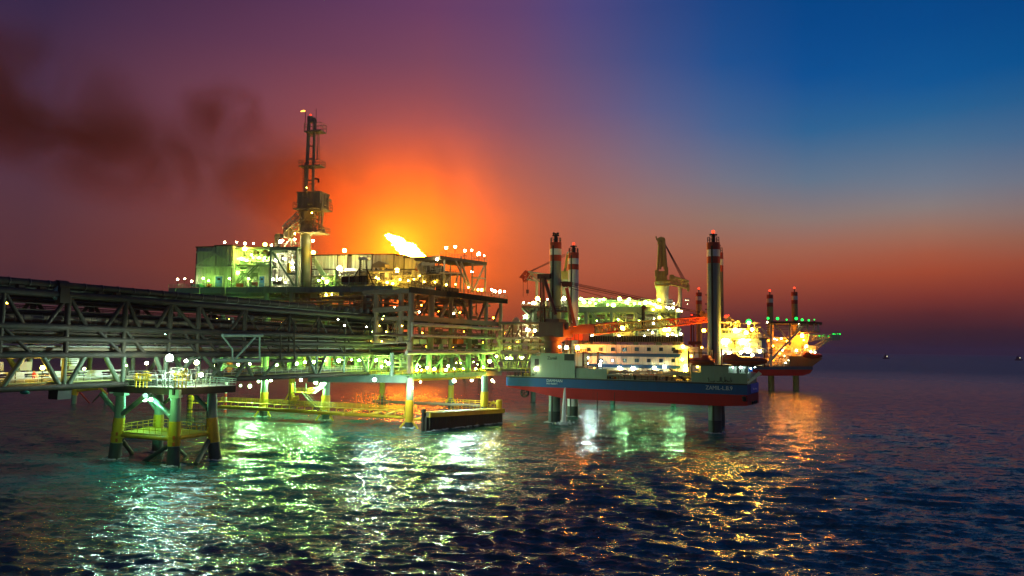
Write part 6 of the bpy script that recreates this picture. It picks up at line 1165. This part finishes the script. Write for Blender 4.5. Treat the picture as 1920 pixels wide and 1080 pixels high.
fm = MB(); rg = random.Random(77)
def foam(x, y, r0, n):
    for i in range(n):
        a_ = rg.uniform(0, 6.283); r = r0*rg.uniform(1.0, 1.35)+abs(rg.gauss(0, .35)); fm.ball((x+r*math.cos(a_), y+r*math.sin(a_), rg.uniform(-.05, .22)), rg.uniform(.05, .17), 4, 6, 2.2, 1.4, .6)
for k_ in 'ABCD': p = ft_[k_]; foam(p.x, p.y, 1.15, 70)
for L_ in (L1, L2, L3): foam(L_.x, L_.y, 1.75, 110)
for u, v in ((767, 802), (908, 789), (494, 781), (610, 787)): p = atz(u, v, 0); foam(p.x, p.y, 1.3, 60)
for i in range(90): t_ = rg.random(); p = at(801+140*t_, 806-24*t_, 189+24*t_); fm.ball((p.x, p.y-rg.uniform(.3, 1.6), rg.uniform(0, .25)), rg.uniform(.06, .2), 4, 6, 2.4, 1.3, .6)
o_ = fm.build('sea_foam', 'spray', None, None, (0, 150, 0)); tag(o_, 'thin white foam washing round the legs in the sea', 'foam', None, 'stuff')

GX = 1.3
LD([(1108, 704)], 'b', 1800, 'unseen white lamp added under the second platform to light the water', None, 6, .42, .8, PB2, hang=True)  # unseen lamps added to brighten the water under the lift boat hull
LD([(1165, 704), (1215, 704), (1262, 704)], 'c', 1500, 'unseen green-white lamp added under the second platform to light the water', 'added lamps under the second platform', 6, .42, .8, PB2, hang=True)
# ------------------------------------------------------------------ the second lift boat, far right
GX = .9
S2 = Plane(at(1440, 700, 400), (.985, -.17)); YB = 400.0
b2 = thing('lift_boat', 'smaller far lift boat with helideck and green lights at the right end of the field', 'lift boat', S2.pt(1480, 700))
def s2(u, v, off=0): return S2.pt(u, v, off)
k = MB(); top = [(1290, 687), (1524, 687)]; 
MB().prism([s2(1290, 687), s2(1524, 687), s2(1524, 693), s2(1290, 693)], S2.n*30).build('hull_side', 'hull_blue', b2)
MB().prism([s2(1290, 693.1, .2), s2(1524, 693.1, .2), s2(1519, 700, .2), s2(1505, 704.5, .2), s2(1290, 705, .2)], S2.n*29).build('hull_bottom', 'hull_red', b2)
MB().prism([s2(1480, 687, -.2), s2(1480, 668, -.2), s2(1520, 668, -.2), s2(1543, 672, -.2), s2(1523, 687, -.2)], S2.n*24).build('bow_bulwark', 'leg_brown', b2)
for u, vt, off, mt in ((1445.5, 553, 10, 'crane_gold'), (1492, 548, 14, 'crane_gold'), (1311.5, 549, 14, 'crane_gold')):  # gold leg colour paints in the warm lamp light
    x = s2(u, 690, off); zt = s2(u, vt, off).z; lg = MB().tube((x.x, x.y, -2), (x.x, x.y, zt-6.5), 1.65, 16).build('leg', mt, b2)
    for i, m_ in ((0, 'stripe_red'), (1, 'stripe_white'), (2, 'stripe_red')): MB().tube((x.x, x.y, zt-6.5+i*2.2), (x.x, x.y, zt-6.5+(i+1)*2.2), 1.68, 16).build('stripe_band', m_, lg)
    MB().tube((x.x, x.y, zt), (x.x, x.y, zt+1.8), .3, 6).build('lantern_post', 'dark', lg)
    lamp((x.x, x.y, zt+2.4), 'r', .62, 6, .3, {1445.5: 'red warning light on the left leg of the far lift boat', 1492: 'red warning light on the right leg of the far lift boat', 1311.5: 'red warning light on the far leg seen left of the tall front leg'}[u], None, 'warning_light', 'warning light')
MB().blk(S2, 1440, 632, 1484, 687, 6, 12).build('cabin_block', 'cladding_tan', b2); MB().blk(S2, 1484, 628, 1514, 668, 8, 12).build('cabin_block', 'cladding_tan', b2); MB().blk(S2, 1507, 648, 1530, 668, 3, 8).build('bow_house', 'cladding_tan', b2)
for v in (642, 656, 668): MB().blk(S2, 1438, v, 1486, v+1.4, 4.5, 2).build('gallery_deck', 'pipe_brown', b2); 
k = MB(); [k.rail(s2(1438, v, 4.5), s2(1486, v, 4.5), 1.2, 2, .09, 3) for v in (642, 656, 668, 687)]; k.build('railing', 'stripe_white', b2)
k = MB(); clutter(k, S2, 1437, 670, 1486, 687, 1.5, 4, 60, 41, .1, .35); clutter(k, S2, 1486, 655, 1535, 672, 1, 3, 50, 42, .1, .3); o_ = k.build('small_pipe', 'white', b2); o_['kind'] = 'stuff'
for r_ in range(3):
    for i in range(6): MB().blk(S2, 1444+i*6.5, 636+r_*14, 1447+i*6.5, 640+r_*14, 5.9, .15).build('cabin_window', 'glass', b2)
# helideck on its struts
hp = [s2(1436, 603, -6), s2(1446, 604, -14), s2(1528, 605, -14), s2(1541, 604, -6), s2(1541, 603, 10), s2(1528, 602.5, 18), s2(1446, 601.5, 18), s2(1436, 602, 10)]
zc = hp[3].z; hp = [Vector((p.x, p.y, zc)) for p in hp]
MB().prism(hp, UP*-1.0).build('helideck', 'steel_dark', b2); k = MB()
for i in range(8): k.beam(hp[i]+UP*-.6, hp[(i+1) % 8]+UP*-.6, .3, .5)
k.build('safety_net', 'steel', b2)
for p, r in (((1446, 606), (1446, 688), ), .62), (((1481, 606), (1481, 648)), .62), (((1499, 606), (1499, 622)), .5), (((1514, 606), (1514, 622)), .5), (((1526, 606), (1526, 620)), .45), (((1534, 605), (1534, 620)), .45), (((1511, 606), (1438, 683)), .65), (((1452, 607), (1481, 640)), .5), (((1428, 616), (1447, 636)), .5), (((1438, 664), (1447, 680)), .4):
    for off in (-8, 9): MB().tube(s2(*p[0], off if off < 0 else 9), s2(*p[1], off if off < 0 else 9), r, 8).build('strut', 'stripe_white', b2)
k = MB(); [k.tube(s2(1436, v, -8), s2(1538, v+1, -8), .22, 6) for v in (612, 616, 620)]; k.build('walkway_railing', 'stripe_white', b2); MB().blk(S2, 1500, 620, 1538, 623, -6, 8).build('walkway', 'steel_dark', b2)
k = MB(); boom(k, s2(1514, 634, -4), s2(1562, 632, -4), 4, 3, 4, 1.4, 8, .3, S2.n); boom(k, s2(1528, 652, -4), s2(1557, 634, -4), 2, 2, 2, 1, 5, .22, S2.n); k.build('stinger_lattice', 'stripe_white', b2); MB().blk(S2, 1560, 627, 1575, 638, -6, 5).build('stinger_platform', 'cladding', b2); MB().rail(s2(1560, 627, -6), s2(1575, 627, -6), 1.2, 1.2, .1).build('stinger_railing', 'steel_green', b2)
lifeboat(1506, 1543, 659, 673, -8.0, 'small dark red lifeboat at the bow of the far lift boat', .1, S2)
GN = 'green perimeter lights of the helideck'
lamps(S2, -8, [(1440.5, 597.5), (1458, 598), (1475, 598), (1493, 598.5), (1505, 599), (1515.5, 599), (1526.5, 599)], 'e', .62, 5, .7, 'green perimeter light standing on the helideck edge', GN, name='helideck_light', cat='signal light')
lamps(S2, -5, [(1517, 627), (1527, 627.5), (1536.5, 628), (1545.5, 628.5), (1554, 628.5), (1561, 626.5), (1566, 626), (1571, 626), (1574, 627)], 'e', .55, 5, .5, 'green light along the slim arm sticking out below the helideck', 'green lights on the arm below the helideck', name='helideck_light', cat='signal light')
LD([(1439, 604.5), (1480, 604.5), (1499, 605), (1514, 605)], 'w', 60, 'white lamp just under the helideck edge', 'lamps under the helideck edge', -9, .42, .4, S2, hang=True)
lamp(s2(1504, 629.5, -1), 'o', .95, 2000, 1.2, 'glaring orange lamp under the helideck', None, 'flood_lamp', 'flood lamp')
LD([(1442, 639), (1475.5, 639.5), (1507, 637), (1450, 648), (1470, 650), (1460, 662), (1447, 672)], 'o', 220, 'orange lamp on the cabin front below the helideck', 'orange lamps on the far lift boat', 2, .65, 1, S2)
LD([(1452, 635), (1458, 637), (1466, 636), (1466.5, 655), (1470, 668), (1478, 676), (1474, 680), (1528, 660), (1520, 659), (1512, 650), (1492, 657), (1521, 673), (1530, 673)], 'w', 45, 'white lamp on the decks of the far lift boat', 'white lamps on the far lift boat', 1, .5, .8, S2)
lamp(s2(1512, 649, -1), 'y', .9, 70, 1, 'bright yellow-white lamp above the bow lifeboat', None, 'flood_lamp', 'flood lamp')
# red lit pieces seen between the cabin block and the tall front leg
S3 = Plane(at(1300, 640, 395), (.985, -.17)); t = thing('deck_crane', 'red lit deck crane of the far boat, left of the tall front leg', 'crane', S3.pt(1300, 690))
k = MB(); k.tube(S3.pt(1296, 640), S3.pt(1296, 592), .5, 8); k.tube(S3.pt(1301, 640), S3.pt(1301, 596), .4, 8); k.build('post', 'crane_red', t); MB().blk(S3, 1291, 640, 1315, 646, 0, 5).build('platform', 'crane_red', t); k = MB(); boom(k, S3.pt(1293, 592), S3.pt(1327, 598), 2, 2, 2.4, 2, 6, .3, S3.n); k.build('jib_lattice', 'crane_red', t); MB().tube(S3.pt(1299, 690), S3.pt(1299, 646), 1.2, 10).build('pedestal', 'crane_red', t)
t = thing('lattice_mast', 'thin dark lattice mast with crossbars right behind the tall front leg', 'mast', S3.pt(1328, 640)); k = MB(); k.tube(S3.pt(1327, 650), S3.pt(1327, 548), .35, 6); [k.beam(S3.pt(1322, v), S3.pt(1331, v), .4, .5) for v in (553, 570, 580)]; k.build('post', 'crane_dark', t)
lamp(S3.pt(1297, 590.5, -1), 'r', .5, 5, .5, 'red light on the far deck crane post', None, 'warning_light', 'warning light')
t = thing('sling_load', 'small lit frame hanging in the air right of the gold crane', 'hanging load', S3.pt(1288, 565)); x = S3.pt(1288, 565); k = MB(); [k.beam(x+S3.d*i, x+S3.d*i+UP*1.5, .3, .3) for i in (-1.2, 1.2)]; k.beam(x-S3.d*1.2+UP*1.5, x+S3.d*1.2+UP*1.5, .3, .3); k.build('frame', 'stripe_white', t)
for u, v in ((1286, 563), (1290, 563), (1289, 570)): lamp(S3.pt(u, v, 0), 'w', .22, 20, .5, 'tiny lamp on the small frame hanging right of the gold crane', 'lamps on the hanging frame')
# ships on the horizon
for u, v, sz, lab in ((1662, 667, 1.0, 'tiny dark ship with one light out on the horizon'), (1911, 671, 1.2, 'tiny lit ship at the far edge of the sea')):
    c = at(u, v-.5, 2600); c.z = 0; t = thing('far_ship', lab, 'ship', c); s = 9*sz
    MB().prism([c+Vector((-s, 0, 0)), c+Vector((s, 0, 0)), c+Vector((s*1.2, 0, 4)), c+Vector((-s*1.1, 0, 4))], (0, 8, 0)).build('hull', 'dark', t); k = MB(); k.par(c+Vector((-s*.6, 1, 4)), (s*.7, 0, 0), (0, 6, 0), (0, 0, 7)); k.par(c+Vector((-s*.4, 2, 11)), (s*.3, 0, 0), (0, 4, 0), (0, 0, 4)); k.build('superstructure', 'steel_dark', t); MB().tube(c+Vector((0, 4, 4)), c+Vector((0, 4, 19)), .5, 6).build('mast', 'dark', t)
    lamp(c+Vector((2, -1, 9)), 'w', 1.1, 8, 1, 'tiny white light of the ship '+('far out on the horizon' if u < 1700 else 'at the far edge of the sea'), None, 'ship_light', 'ship light')
# ------------------------------------------------------------------ render settings
sc.render.engine = 'CYCLES'; cy = sc.cycles
cy.max_bounces = 5; cy.diffuse_bounces = 2; cy.glossy_bounces = 3; cy.transmission_bounces = 2; cy.volume_bounces = 1; cy.transparent_max_bounces = 6
cy.sample_clamp_indirect = 6; cy.sample_clamp_direct = 0; cy.use_light_tree = True; cy.caustics_reflective = False; cy.caustics_refractive = False
cy.use_denoising = True; cy.use_adaptive_sampling = True; cy.adaptive_threshold = .01
sc.view_settings.view_transform = 'Standard'; sc.view_settings.look = 'None'; sc.view_settings.exposure = 0; sc.view_settings.gamma = 1
